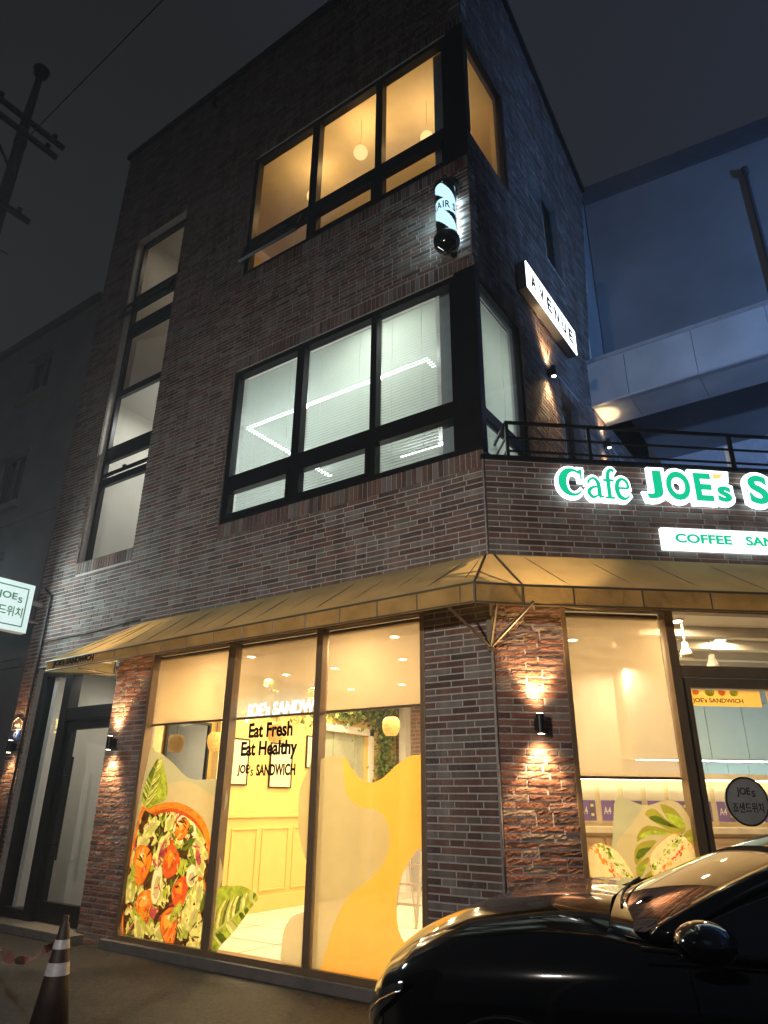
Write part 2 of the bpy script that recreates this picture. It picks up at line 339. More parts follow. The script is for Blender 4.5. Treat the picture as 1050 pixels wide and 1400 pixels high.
for (a, b, c, d), so_ in ((B_2F, 0), (B_3F, 0), (B_W2, 0), (B_W3, 0), (B_W4, 0)):
    soldier(FB, a + .012, b, d, d + .18 if a else d + .2, 'soldier_course', BL, [BR, MORT2], w1=.008, seed=int(a * 7 + d))
    soldier(FB, b, b + .14, c, d + .18, 'jamb', BL, [BR, MORT2], vertical=False, step=.062, w1=.012, seed=int(a * 7 + d) + 1)
# wall C (ground floor and terrace parapet, facing the road corner)
C_END = 6.2
C_G = (.68, C_END - .6, 0, 3.42)
brick_wall(FC, lambda z: (.02, C_END), 3.47, 4.90, [], [0, C_END], [3.47, 4.90], 'parapet_wall', BL, [BR, MORT], seed=31)
brick_wall(FC, lambda z: (.02, .68), 0, 3.47, [], [0, .68], [0, 3.47], 'pillar', BL, [BRR, MORT], rough=.0038, seed=32)
brick_wall(FC, lambda z: (C_END - .6, C_END), 0, 3.47, [], [C_END - .6, C_END], [0, 3.47], 'pillar', BL, [BRR, MORT], rough=.009, seed=33)
mb = MB(); mb.box(FC, .68, C_END - .6, 3.42, 3.47, -.19, -.004); mb.build('lintel', MORT, BL)
mb = MB(); mb.box(FC, -.03, C_END, 4.902, 4.95, -.22, .03); mb.build('parapet_cap', DARKM, BL, bevel=.004)
mb = MB(); mb.tube([(0.004, -0.012, 0), (0.004, -0.012, 3.47)], .012, 6); mb.tube([(0.004, -0.012, 3.49), (0.004, -0.012, 4.9)], .010, 6); mb.build('corner_bead', pbr('corner_mortar', (.30, .28, .27), .8, var=.25, vs=40, bump=.004), BL, smooth=True)
# roof caps
mb = MB(); mb.box(FA, -8.22, .07, TOPA, TOPA + .10, -.26, .06)
mb.build('roof_cap', BLACK, BL)
mb = MB()
pts = [(.0, topB(0) + .0), (.15, 14.66), (.5, 15.16), (1.735, 14.77), (3.6, 14.12), (5.43, 13.50)]
for (a, za), (b, zb) in zip(pts, pts[1:]): mb.hexa([FB.p(a, za, -.2), FB.p(b, zb, -.2), FB.p(b, zb + .12, -.2), FB.p(a, za + .12, -.2), FB.p(a, za, .07), FB.p(b, zb, .07), FB.p(b, zb + .12, .07), FB.p(a, za + .12, .07)])
mb.build('roof_cap', BLACK, BL)
# back and sides of the block, so the building is closed
mb = MB(); mb.box(FW, -8.15, -7.95, 0, 14.6, .2, 9); mb.box(FW, -8.1, -.2, 0, 14.6, 8.8, 9.0); mb.box(FW, -7.94, -.2, 14.3, 14.4, .2, 8.79)
mb.build('rear_wall', pbr('render_grey', (.12, .12, .12), .9), BL)

# floor slabs and rooms
mb = MB()
mb.box(FW, -7.94, -5.36, 3.44, 3.6, .2, 8.7); mb.build('slab', WHITE, BL)
def room(name, x0, x1, y0, y1, z0, z1, wall, ceil, floor, back=True, left=True, right=True, wname='interior_wall'):
    f = MB(); f.box(FW, x0, x1, z0 - .1, z0, y0, y1); f.build('floor', floor, BL)
    f = MB(); f.box(FW, x0, x1, z1, z1 + .1, y0, y1); f.build('ceiling', ceil, BL)
    f = MB()
    if back: f.box(FW, x0, x1, z0, z1, y1, y1 + .1)
    if left: f.box(FW, x0 - .1, x0, z0, z1, y0, y1)
    if right: f.box(FW, x1, x1 + .1, z0, z1, y0, y1)
    f.build(wname, wall, BL)
OFFW = pbr('office_wall', (.42, .44, .43), .8, var=.04); WOODF = pbr('wood_floor', (.3, .2, .12), .5)
room('second', -5.6, -.21, .2, 5.2, 4.85, 7.8, OFFW, pbr('office_ceiling', (.45, .47, .46), .8), WOODF, right=False)
CRM = pbr('cream_wall', (.74, .58, .33), .8, var=.05)
room('third', -5.6, -.21, .2, 4.2, 9.1, 12.05, CRM, pbr('warm_ceiling', (.76, .66, .45), .8, var=.04), WOODF, right=False)
for zz0, zz1, mm_ in ((4.85, 7.8, OFFW), (9.1, 12.05, CRM)):
    f = MB(); f.box(FW, -.31, -.21, zz0, zz1, 1.5, 5.2 if zz0 < 6 else 4.2); f.build('interior_wall', mm_, BL)
# stairwell
STW = pbr('stair_wall', (.66, .64, .60), .85, var=.05, vs=2)
f = MB(); f.box(FW, -7.45, -5.72, .1, 12.6, 1.45, 1.55); f.box(FW, -7.55, -7.45, .1, 12.6, .2, 1.55); f.box(FW, -5.72, -5.64, .1, 12.6, .2, 1.55)
f.build('stair_wall', STW, BL)
for za, zb_ in ((12.2, 12.3), (8.27, 8.4), (3.62, 3.8)): f = MB(); f.box(FW, -7.45, -5.72, za, zb_, .2, 1.45); f.build('stair_landing', STW, BL)
for p in ((-7.3, 6.15), (-7.28, 9.3)):
    f = MB(); f.box(FA, p[0] + .25, p[0] + .36, p[1], p[1] + .16, -1.45, -1.435); f.build('switch_plate', WHITE, BL, bevel=.003)
# interior entry steps
f = MB(); f.box(FW, -6.65, -5.73, .1, .34, .75, 1.44); f.box(FW, -6.2, -5.73, .34, .55, 1.1, 1.44); f.build('stair_step', pbr('granite', (.10, .095, .09), .5, var=.3, vs=60), BL)

# ------------------------------------------------------------------ windows of the building
def frame_mb(F, u0, u1, z0, z1, t, w0, w1, mb=None, lo=None):
    mb = mb or MB()
    mb.box(F, u0, u1, z1 - t, z1, w0, w1); mb.box(F, u0, u1, z0, z0 + (lo or t), w0, w1)
    mb.box(F, u0, u0 + t, z0 + (lo or t), z1 - t, w0, w1); mb.box(F, u1 - t, u1, z0 + (lo or t), z1 - t, w0, w1); return mb
def window(F, u0, u1, z0, z1, t, w0, w1, mat, glass, bars_u=(), bars_z=(), name='window', gw=-.09, inner=True, uextra=None):
    w = frame_mb(F, u0, u1, z0, z1, t, w0, w1)
    for a, b in bars_u: w.box(F, a, b, z0 + t, z1 - t, w0, w1 - .006)
    for a, b in bars_z: w.box(F, u0 + t, u1 - t, a, b, w0, w1 - .010)
    o = w.build(name, mat, BL, bevel=.003)
    gm = MB(); gm.poly([F.p(u0 + .01, z0 + .01, gw), F.p(u1 - .01, z0 + .01, gw), F.p(u1 - .01, z1 - .01, gw), F.p(u0 + .01, z1 - .01, gw)])
    gm.build('pane', glass, o)
    return o
# second floor
w2 = window(FA, -3.98, -.26, 5.02, 7.47, .085, -.14, -.02, DARKM, GL, [(-2.76, -2.63), (-1.50, -1.41)], [(5.53, 5.74)])
m = MB()
for a, b in ((-3.895, -2.76), (-2.63, -1.50)): frame_mb(FA, a, b, 5.11, 5.53, .045, -.12, -.012, m)
m.build('sash', DARKM, w2, bevel=.002)
for x in (-3.35, -2.05):
    m = MB(); m.box(FA, x, x + .03, 5.14, 5.19, -.155, -.125); m.box(FA, x, x + .13, 5.19, 5.205, -.165, -.145); m.build('handle', BLACK, w2)
w3 = window(FA, -4.06, -.26, 9.31, 11.9, .09, -.14, -.02, DARKM, GL, [(-2.76, -2.61), (-1.50, -1.38)], [(9.86, 10.07)])
m = MB(); frame_mb(FA, -2.61, -1.50, 9.40, 9.86, .05, -.12, -.012, m); frame_mb(FA, -1.38, -.35, 9.40, 9.86, .03, -.12, -.012, m); m.build('sash', DARKM, w3, bevel=.002)
# open awning sash, hinged at its top
F3 = Fr((-3.97, -.03, 9.86), (1, 0, 0), (0, -1, 0)); F3.u = Vector((1, 0, 0))
ang = math.radians(20)
class FT(Fr):
    def p(s, u, z, w=0):
        return s.o + Vector((u, -(-z * math.sin(ang)) - w * math.cos(ang), z * math.cos(ang) + w * math.sin(ang) * -1)) if False else s.o + Vector((u, z * math.sin(ang) - w * math.cos(ang), z * math.cos(ang) + w * math.sin(ang)))
FT3 = FT((-3.97, -.04, 9.86), (1, 0, 0), (0, -1, 0))
m = MB(); frame_mb(FT3, 0, 1.21, -.46, 0, .05, -.03, .02, m); osash = m.build('open_sash', DARKM, w3, bevel=.002)
m = MB(); m.poly([FT3.p(.03, -.43, 0), FT3.p(1.18, -.43, 0), FT3.p(1.18, -.03, 0), FT3.p(.03, -.03, 0)]); m.build('pane', glassm('darkened_glass', (.16, .17, .18), 1.4), osash)  # tint darkened in place of the dark street reflected in the pane
# corner columns
for z0, z1, zb in ((5.02, 7.47, 5.02), (9.31, 11.9, 9.31)):
    m = MB(); m.box(FW, -.26, 0.02, z0, z1, -.02, .0); m.box(FW, -.26, .0, z0, z1, .0, .12); m.box(FB, .0, .1, max(z0, 5.02 if z0 < 6 else 9.82), z1, -.12, .02)
    m.build('corner_post', DARKM, BL, bevel=.004)
# dark lining behind the glass next to the corner
LIN = pbr('dark_lining', (.26, .32, .36), .7)
m = MB(); m.box(FW, -.62, -.25, 4.86, 7.75, .26, .34); m.box(FW, -.62, -.25, 9.12, 12.0, .26, .34); m.build('column_lining', LIN, BL)
# side windows on wall B
window(FB, .10, 1.32, 5.02, 7.42, .05, -.10, -.02, DARKM, GL, [], [(5.50, 5.64)], gw=-.05)
window(FB, .10, 1.32, 9.82, 11.9, .05, -.10, -.02, DARKM, GL, gw=-.05)
window(FB, 2.70, 3.42, 4.95, 7.22, .06, -.16, -.10, DARKM, GL, gw=-.13)
window(FB, 2.72, 3.42, 9.72, 11.32, .06, -.16, -.10, DARKM, GL, gw=-.13)
window(FB, 5.10, 5.90, 4.95, 7.10, .06, -.16, -.10, DARKM, GLD, gw=-.13)
# rooms seen through them
for za, zb_ in ((4.9, 7.3), (9.6, 11.5)): m = MB(); m.box(FW, -1.25, -.35, za, zb_, 2.55, 3.55); m.build('window_lining', pbr('pale_lining', (.6, .62, .60), .8), BL)
# stair window (deep in the wall)
window(FA, -7.22, -5.80, 5.06, 11.75, .075, -.20, -.12, DARKM, GL, [], [(6.45, 6.58), (6.90, 7.18), (8.20, 8.33), (9.52, 9.80), (10.14, 10.46)], gw=-.16)
m = MB(); m.box(FA, -7.12, -5.85, 6.60, 6.66, -.13, -.10); m.box(FA, -6.6, -6.53, 6.64, 6.70, -.13, -.10); m.build('sash_rail', DARKM, BL)
ang = math.radians(16); FT4 = FT((-7.20, -.02, 10.13), (1, 0, 0), (0, -1, 0))
m = MB(); frame_mb(FT4, 0, 1.36, -.34, 0, .045, -.02, .02, m); m.build('open_sash', DARKM, BL)
# ground floor shop window
sw = window(FA, -4.98, -.74, .10, 3.42, .055, -.12, .005, BRONZE, GL, [(-3.53, -3.41), (-2.14, -2.05)], [], name='shop_window', gw=-.03)
m = MB(); m.box(FA, -5.16, -.70, 0, .10, -.15, .07); m.build('window_sill', pbr('stone_sill', (.13, .12, .11), .7, var=.2, vs=8, bump=.003), BL, bevel=.006)
# corner shop front (C)
sf = window(FC, .68, C_END - .6, 1.0, 3.42, .05, -.12, .005, BRONZE, GL, [(1.71, 1.88)], [], name='shop_window', gw=-.03) if False else None
m = MB()
m.box(FC, .68, 5.6, 3.34, 3.42, -.12, .005); m.box(FC, .68, .73, 0, 3.34, -.12, .005)
m.box(FC, 1.71, 1.80, 0, 3.34, -.12, .008); m.box(FC, .73, 1.71, .95, 1.01, -.12, .003); m.box(FC, .73, 1.71, 0, .12, -.12, .003)
m.box(FC, 1.80, 5.55, 2.72, 2.82, -.12, .003); m.box(FC, 3.72, 3.84, 0, 3.34, -.12, .008); m.box(FC, 5.50, 5.60, 0, 3.34, -.12, .005); m.box(FC, 3.84, 5.5, 0, .12, -.12, .003)
sf = m.build('shop_window', BRONZE, BL, bevel=.003)
m = MB()
for a, b, c, d in ((.73, 1.71, 1.01, 3.34), (1.80, 3.72, 2.82, 3.34), (3.84, 5.5, .12, 2.72), (3.84, 5.5, 2.82, 3.34)): m.poly([FC.p(a, c, -.05), FC.p(b, c, -.05), FC.p(b, d, -.05), FC.p(a, d, -.05)])
m.build('pane', GL, sf)
m = MB(); m.box(FC, .73, 1.71, .12, .95, -.07, -.05); m.build('lower_panel', pbr('frosted_panel', (.62, .68, .72), .3), sf)
cd = MB(); frame_mb(FC, 1.80, 2.76, .02, 2.71, .09, -.10, -.03, cd, lo=.2); frame_mb(FC, 2.76, 3.72, .02, 2.71, .09, -.10, -.03, cd, lo=.2); cdo = cd.build('shop_door', BRONZE, BL, bevel=.003)
m = MB()
for a in (1.86, 2.82): m.poly([FC.p(a, .2, -.065), FC.p(a + .84, .2, -.065), FC.p(a + .84, 2.65, -.065), FC.p(a, 2.65, -.065)])
m.build('pane', GL, cdo)
m = MB(); m.tube([FC.p(2.70, .8, .03), FC.p(2.70, 1.9, .03)], .015); m.tube([FC.p(2.70, 1.0, -.03), FC.p(2.70, 1.0, .03)], .01); m.tube([FC.p(2.70, 1.7, -.03), FC.p(2.70, 1.7, .03)], .01); m.build('handle', pbr('steel', (.5, .5, .5), .3, 1), cdo)
# stair entrance
m = MB(); m.box(FA, -7.74, -7.62, .10, 3.40, -.27, -.10); m.box(FA, -7.10, -6.93, .10, 3.40, -.27, -.10); m.box(FA, -5.78, -5.70, .10, 3.40, -.27, -.10)
m.box(FA, -7.62, -5.78, 3.32, 3.40, -.27, -.10); m.box(FA, -7.62, -7.10, .10, .22, -.27, -.11); m.box(FA, -6.93, -5.78, 2.64, 2.82, -.27, -.11)
ef = m.build('entrance_frame', DARKM, BL, bevel=.004)
m = MB(); m.poly([FA.p(-7.62, .22, -.2), FA.p(-7.10, .22, -.2), FA.p(-7.10, 3.32, -.2), FA.p(-7.62, 3.32, -.2)]); m.poly([FA.p(-6.93, 2.82, -.2), FA.p(-5.78, 2.82, -.2), FA.p(-5.78, 3.32, -.2), FA.p(-6.93, 3.32, -.2)])
m.build('pane', GL, ef)
m = MB(); frame_mb(FA, -6.92, -5.79, .12, 2.63, .12, -.24, -.15, m, lo=.22); ed = m.build('entrance_door', DARKM, BL, bevel=.004)
m = MB(); m.poly([FA.p(-6.85, .3, -.2), FA.p(-5.85, .3, -.2), FA.p(-5.85, 2.55, -.2), FA.p(-6.85, 2.55, -.2)]); m.build('pane', GL, ed)
m = MB(); m.tube([FA.p(-6.53, .84, -.08), FA.p(-6.53, 2.13, -.08)], .016); m.tube([FA.p(-6.84, 1.02, -.15), FA.p(-6.53, 1.02, -.08)], .009); m.tube([FA.p(-6.84, 1.88, -.15), FA.p(-6.53, 1.88, -.08)], .009); m.box(FA, -6.86, -6.82, 1.45, 1.68, -.15, -.13)
m.build('handle', BLACK, ed)
m = MB(); m.box(FA, -8.3, -5.55, 0, .10, -.3, .18); m.build('entrance_step', pbr('step_stone', (.16, .15, .14), .75, var=.25, vs=20, bump=.003), BL, bevel=.008)
# inner reveals of entrance
m = MB(); m.box(FA, -5.71, -5.703, .1, 3.45, -.3, -.02); m.build('reveal', MORT, BL)

# ------------------------------------------------------------------ shop interior
FLT = pbr('pale_floor', (.70, .66, .60), .45, var=.06, vs=2)
f = MB()
shop = [(-5.2, .02), (-.02, .02)] + [tuple(FC.p(u, 0, -.02)[:2]) for u in (.1, 5.9)] + [(4.5, 9), (-5.2, 9)]
f.poly([(x, y, .10) for x, y in shop]); fl = f.build('floor', FLT, BL)
f = MB()
for i, (a, b, c, d) in enumerate(((-5.2, .9, -.9, .95), (-5.2, 1.7, -.9, 1.72), (-5.2, 2.5, -.9, 2.55), (-5.2, 3.3, -.9, 3.3), (-4.4, .2, -4.35, 6), (-3.3, .2, -3.28, 6), (-2.2, .2, -2.2, 6))):
    dx, dy = c - a, d - b; l = math.hypot(dx, dy); nx, ny = -dy / l * .006, dx / l * .006
    f.poly([(a - nx, b - ny, .104), (c - nx, d - ny, .104), (c + nx, d + ny, .104), (a + nx, b + ny, .104)])
f.build('floor_joint', pbr('joint', (.2, .17, .14), .9), BL)
f = MB(); f.poly([(x, y, 3.38) for x, y in shop]); f.build('ceiling', CEIL, BL)
f = MB(); f.poly([(x, y, 3.46) for x, y in shop]); f.poly([(x, y, 4.72) for x, y in [(0, .1)] + [tuple(FC.p(u, 0, -.15)[:2]) for u in (.1, 6.1)] + [(4.6, 9), (0, 9)]]); f.build('terrace_floor', GREYC, BL)
# yellow panelled wall, running back from the window; local u = y
FY = Fr((-5.2, 0, 0), (0, 1, 0), (1, 0, 0))
f = MB(); f.box(FY, .02, 3.86, .10, 3.38, -.1, 0); f.box(FY, 5.25, 9, .10, 3.38, -.1, 0); f.box(FY, 3.86, 5.25, 2.74, 3.38, -.1, 0); f.build('interior_wall', YEL, BL)
f = MB(); f.box(FY, .02, 3.8, .10, .30, 0, .02); f.box(FY, .02, 3.8, 1.36, 1.41, 0, .03)
for a, b in ((.4, 1.1), (1.25, 1.75), (1.92, 2.45), (2.55, 3.15), (3.25, 3.7)): frame_mb(FY, a, b, .36, 1.22, .025, 0, .018, f)
f.build('wall_moulding', YEL, BL, bevel=.003)
f = MB(); f.box(FY, 3.74, 3.86, .10, 2.86, 0, .04); f.box(FY, 5.25, 5.38, .10, 2.86, 0, .04); f.box(FY, 3.74, 5.38, 2.74, 2.86, 0, .04); f.build('door_trim', WHITE, BL)
f = MB(); f.box(FY, 3.86, 5.25, .1, 2.74, -.16, -.10); f.box(FY, 4.3, 4.34, .1, 2.74, -.10, -.06); f.box(FY, 4.95, 4.99, .1, 2.74, -.10, -.06); f.build('doorway_infill', pbr('pale_green', (.42, .46, .36), .5), BL)  # pale leaf closing the doorway, added in place of the lit greenish room
# pilaster at the window, and boxed column
f = MB(); f.box(FY, 1.42, 1.60, .10, 3.38, 0, .12); f.box(FY, .02, .42, .1, 3.38, 0, .1); f.build('pilaster', pbr('cream_paint', (.80, .64, .33), .6), BL)
# brick feature wall at the back
brick_wall(Fr((0, 6.2, 0), (1, 0, 0), (0, -1, 0)), lambda z: (-5.2, -1.6), 1.2, 3.38, [], [-5.2, -1.6], [.1, 3.38], 'interior_brick_wall', BL, [BRR, MORT], course=.075, L=.24, seed=41)
f = MB(); f.box(FW, -5.0, -4.85, .1, 3.38, 6.0, 6.19); f.build('interior_post', WHITE, BL); f = MB(); f.box(FW, -1.6, 3.2, .1, 3.38, 6.2, 6.3); f.build('interior_wall', WHITE, BL)
# kitchen side behind the corner window
FK = Fr(tuple(FC.p(0, 0, -3.0)), (c40, s40, 0), (s40, -c40, 0))
f = MB(); f.box(FK, 1.2, 7.5, .1, 3.38, -.5, -.4); f.build('kitchen_wall', WHITE, BL)

# dark glazed panel on the yellow wall
t = thing('framed_mirror', 'dark mirror in a slim black frame on the yellow wall behind the left shop window', 'mirror', (-5.2, .85, 1.4))
f = MB(); frame_mb(FY, .52, 1.30, 1.1, 2.62, .035, .02, .06, f); f.build('frame', BLACK, t)
f = MB(); f.box(FY, .55, 1.27, 1.13, 2.59, .02, .035); f.build('mirror_glass', pbr('mirror', (.28, .33, .40), .06, 1, var=.02), t)
for k, (y0, y1, z0, z1, lb) in enumerate(((1.70, 2.13, 1.80, 2.46, 'white framed picture on the yellow wall, nearer the salad window'), (2.60, 3.12, 1.78, 2.45, 'white framed picture on the yellow wall, below the words Eat Healthy'), (4.36 - .9, 4.60 - .9, 2.1, 2.62, 'small framed picture beside the white interior doorway'))):
    t = thing('picture_frame', lb, 'picture', (-5.2, (y0 + y1) / 2, z0), 'framed pictures on the yellow wall')
    f = MB(); frame_mb(FY, y0, y1, z0, z1, .018, .005, .03, f); f.build('frame', BLACK, t)
    f = MB(); f.box(FY, y0 + .015, y1 - .015, z0 + .015, z1 - .015, .005, .02); f.build('print', pbr('print_paper', (.80, .72, .52), .6, var=.03), t)
# greenery hanging along the top of the wall
def leafm(name, c1, c2):
    m = bpy.data.materials.new(name); m.use_nodes = True; nt = m.node_tree; b = nt.nodes['Principled BSDF']; b.inputs['Roughness'].default_value = .5
    g = nn(nt, 'ShaderNodeNewGeometry'); cr = nn(nt, 'ShaderNodeValToRGB'); cr.color_ramp.elements[0].color = (*c1, 1); cr.color_ramp.elements[1].color = (*c2, 1)
    nt.links.new(g.outputs['Random Per Island'], cr.inputs[0]); nt.links.new(cr.outputs[0], b.inputs['Base Color']); return m
f = MB(); rn = random.Random(5)
def leaf(c, s):
    d = Vector((rn.uniform(-1, 1), rn.uniform(-1, 1), rn.uniform(-1, .6))).normalized(); x = d.cross(Vector((rn.uniform(-1, 1), rn.uniform(-1, 1), 1))).normalized() * s * .35
    d = d * s; f.poly([c - d * .5, c + x, c + d * .5, c - x])
for i in range(2600):
    c = Vector((-5.17 + abs(rn.gauss(0, .09)), rn.uniform(1.7, 5.9), 3.36 - abs(rn.gauss(0, .2)))); leaf(c, rn.uniform(.06, .13))
for i in range(900):
    c = Vector((-5.1 + rn.gauss(0, .07), 5.65 + rn.gauss(0, .12), rn.uniform(1.9, 3.35))); leaf(c, rn.uniform(.05, .12))
tag(f.build('hanging_greenery', leafm('leaf_green', (.03, .08, .015), (.22, .30, .06))), 'bushy green artificial foliage along the top of the yellow wall and beside the white doorway', 'plants')
# ladder
t = thing('step_ladder', 'aluminium step ladder standing at the right end of the third shop window', 'ladder', (-2.8, 3, .1))
AL = pbr('aluminium', (.6, .58, .54), .4, .7); f = MB()
for x in (-2.98, -2.62): f.tube([(x, 2.8, .1), (x + (.04 if x < -2.8 else -.04), 3.05, 1.12)], .02, 6)
for x in (-3.0, -2.6): f.tube([(x, 3.4, .1), (x + (.06 if x < -2.8 else -.06), 3.07, 1.1)], .014, 6)
f.build('rail', AL, t)
for k in range(4): q = MB(); zz = .34 + k * .23; q.box(FW, -2.97, -2.63, zz, zz + .025, 2.86 + k * .05, 2.94 + k * .05); q.build('step', AL, t)
# pendant lanterns
def lantern(c, lb):
    t = thing('pendant_lantern', lb, 'lamp', c, 'woven pendant lanterns')
    x, y, z = c; q = MB(); q.lathe((x, y, z - .14), [(.001, .0), (.075, .0), (.10, .04), (.122, .12), (.115, .19), (.08, .235), (.03, .24)], 18)
    o = q.build('lantern_shade', LSH, t, smooth=True)
    q = MB(); q.tube([(x, y, z + .1), (x, y, 3.38)], .005, 5); q.build('cord', BLACK, t)
    q = MB(); q.lathe((x, y, z - .06), [(.001, -.03), (.03, 0), (.03, .03), (.001, .06)], 10); q.build('bulb', glow('bulb_glow', (1, .62, .2), 14), t)
def woven():
    m = bpy.data.materials.new('woven_shade'); m.use_nodes = True; nt = m.node_tree; b = nt.nodes['Principled BSDF']
    t = nn(nt, 'ShaderNodeTexCoord'); v = nn(nt, 'ShaderNodeTexVoronoi'); v.inputs['Scale'].default_value = 70; nt.links.new(t.outputs['Object'], v.inputs['Vector'])
    cr = nn(nt, 'ShaderNodeValToRGB'); cr.color_ramp.elements[0].color = (1, .55, .14, 1); cr.color_ramp.elements[0].position = .15; cr.color_ramp.elements[1].color = (.5, .16, .02, 1); cr.color_ramp.elements[1].position = .6
    nt.links.new(v.outputs['Distance'], cr.inputs[0]); nt.links.new(cr.outputs[0], b.inputs['Emission Color']); b.inputs['Emission Strength'].default_value = 1.5; b.inputs['Base Color'].default_value = (.5, .3, .1, 1); return m
LSH = woven()
lantern((-4.75, 1.05, 2.36), 'glowing woven lantern beside the dark mirror, in the salad window')
lantern((-3.5, .9, 2.42), 'glowing woven lantern behind the words Eat Fresh')
lantern((-2.62, 2.2, 2.56), 'glowing woven lantern by the brick back wall, in the third shop window')
# ceiling downlights
WARM = (1, .70, .36)
DG = glow('downlight_glow', (1, .80, .5), 22)
def downlight(x, y, z, e, lb):
    t = thing('downlight', lb, 'lamp', (x, y, z), 'round downlights in the shop ceiling')
    q = MB(); q.lathe((x, y, z - .012), [(.075, 0), (.075, .012)], 20); q.build('trim', WHITE, t)
    q = MB(); q.lathe((x, y, z - .016), [(.055, 0), (.055, .003)], 20); q.build('diffuser', DG, t)
    area('lamp', (x, y, z - .03), (.1, .1), e, WARM, parent=t)
dl = [(-5.0, 2.25), (-4.45, 2.05), (-4.95, 3.3), (-3.47, 2.0), (-2.27, 1.95), (-4.5, 3.75), (-3.46, 3.75), (-2.2, 3.6), (-.8, 2.3), (-1.2, 4.9), (-3.9, .75), (-1.6, .75),
      (.07, 2.0), (.08, 3.8), (.1, 5.2), (-.3, 5.0), (1.5, 2.9), (1.3, 1.7)]
wd = ['near the mirror', 'second from the mirror', 'over the wall pictures', 'above the words Eat Fresh', 'by the third window', 'over the inner doorway', 'middle of the back row', 'right of the back row', 'nearest the corner pillar', 'at the back by the brick wall', 'just inside the first mullion', 'just inside the third window', 'top left in the corner window blind', 'upper middle in the corner window blind', 'right of the lower row in the corner window blind', 'left of the lower row in the corner window blind', 'inside the glass door', 'by the corner window glass']
for (x, y), wv in zip(dl, wd): downlight(x, y, 3.375, 42, 'round warm ceiling downlight ' + wv)

# ------------------------------------------------------------------ blinds
SHADE = sheet('screen_fabric', (.62, .50, .34), .22, .62)
def rollers(F, spans, z0, z1, w, lbs, grp):
    for (a, b), lb in zip(spans, lbs):
        t = thing('roller_blind', lb, 'blind', F.p((a + b) / 2, z0, w), grp)
        q = MB(); q.poly([F.p(a, z0, w), F.p(b, z0, w), F.p(b, z1, w), F.p(a, z1, w)]); q.build('fabric', SHADE, t)
        q = MB(); q.box(F, a, b, z0 - .025, z0, w - .01, w + .01); q.build('bottom_bar', BRONZE, t)
        q = MB(); q.tube([F.p(a, z1, w - .03), F.p(b, z1, w - .03)], .03, 10); q.build('roller', BRONZE, t)
rollers(FA, [(-4.92, -3.54), (-3.40, -2.15), (-2.04, -.80)], 2.49, 3.33, -.10, ['cream roller blind half down in the salad print window', 'cream roller blind half down above the words Eat Fresh', 'cream roller blind half down above the yellow wave print'], 'roller blinds in the shop windows')
rollers(FC, [(.74, 1.70)], 1.83, 3.30, -.10, ['long cream roller blind pulled well down in the corner window left of the glass door'], 'roller blinds in the shop windows')
# venetian blinds on the second floor
SL = sheet('slat', (.62, .70, .66), .0, .45, .03)
def venetian(F, a, b, z0, z1, w, lb, step=.040):
    t = thing('venetian_blind', lb, 'blind', F.p((a + b) / 2, z0, w), 'venetian blinds on the second floor')
    q = MB(); n = int((z1 - z0) / step)
    for i in range(n):
        z = z0 + i * step
        q.poly([F.p(a, z + .005, w + .0155), F.p(b, z + .005, w + .0155), F.p(b, z - .005, w - .0155), F.p(a, z - .005, w - .0155)])
    q.build('slats', SL, t)
    q = MB(); q.box(F, a, b, z1, z1 + .03, w - .02, w + .02); q.box(F, a, b, z0 - .03, z0 - .015, w - .015, w + .015); q.build('rail', WHITE, t)
    q = MB()
    for u in (a + (b - a) * .2, a + (b - a) * .75): q.tube([F.p(u, z0, w + .012), F.p(u, z1, w + .012)], .0018, 4)
    q.build('cord', WHITE, t)
venetian(FA, -3.86, -2.70, 5.1, 7.40, -.17, 'white venetian blind in the left pane of the second floor window')
venetian(FA, -2.64, -1.48, 5.1, 7.40, -.17, 'white venetian blind in the middle pane of the second floor window')
venetian(FA, -1.42, -.62, 5.1, 7.40, -.17, 'white venetian blind next to the corner post of the second floor window')
venetian(FB, .30, 1.26, 5.1, 7.34, -.17, 'narrow white venetian blind in the side window next to the terrace railing')
# linear ceiling lights, second floor
LED = glow('linear_light', (.95, 1.0, .97), 12)
t = thing('linear_light', 'rectangle of white linear lights on the second floor ceiling', 'lamp', (-3.4, 2.7, 7.66))
for k, (a, b, c, d) in enumerate(((-5.25, -1.55, 1.53, 1.58), (-5.3, -5.25, 1.53, 3.9), (-1.6, -1.55, 1.53, 1.76), (-3.6, -1.55, 3.9, 3.95))):
    q = MB(); q.box(FW, a, b, 7.64, 7.68, c, d); q.build('light_bar', LED, t)
area('lamp', (-3.2, 2.6, 7.6), (3.0, 2.2), 165, (.93, 1, .96), parent=t)
area('lamp', (-1.4, .9, 7.5), (.8, .8), 40, (1, 1, .86), parent=t)  # extra area light near the corner, added to brighten the side pane
area('lamp', (-3.2, 1.2, 5.3), (3.0, 1.2), 34, (.93, 1, .96), rot=(math.pi, 0, 0), parent=t)  # faces up at the blinds, with no fixture here
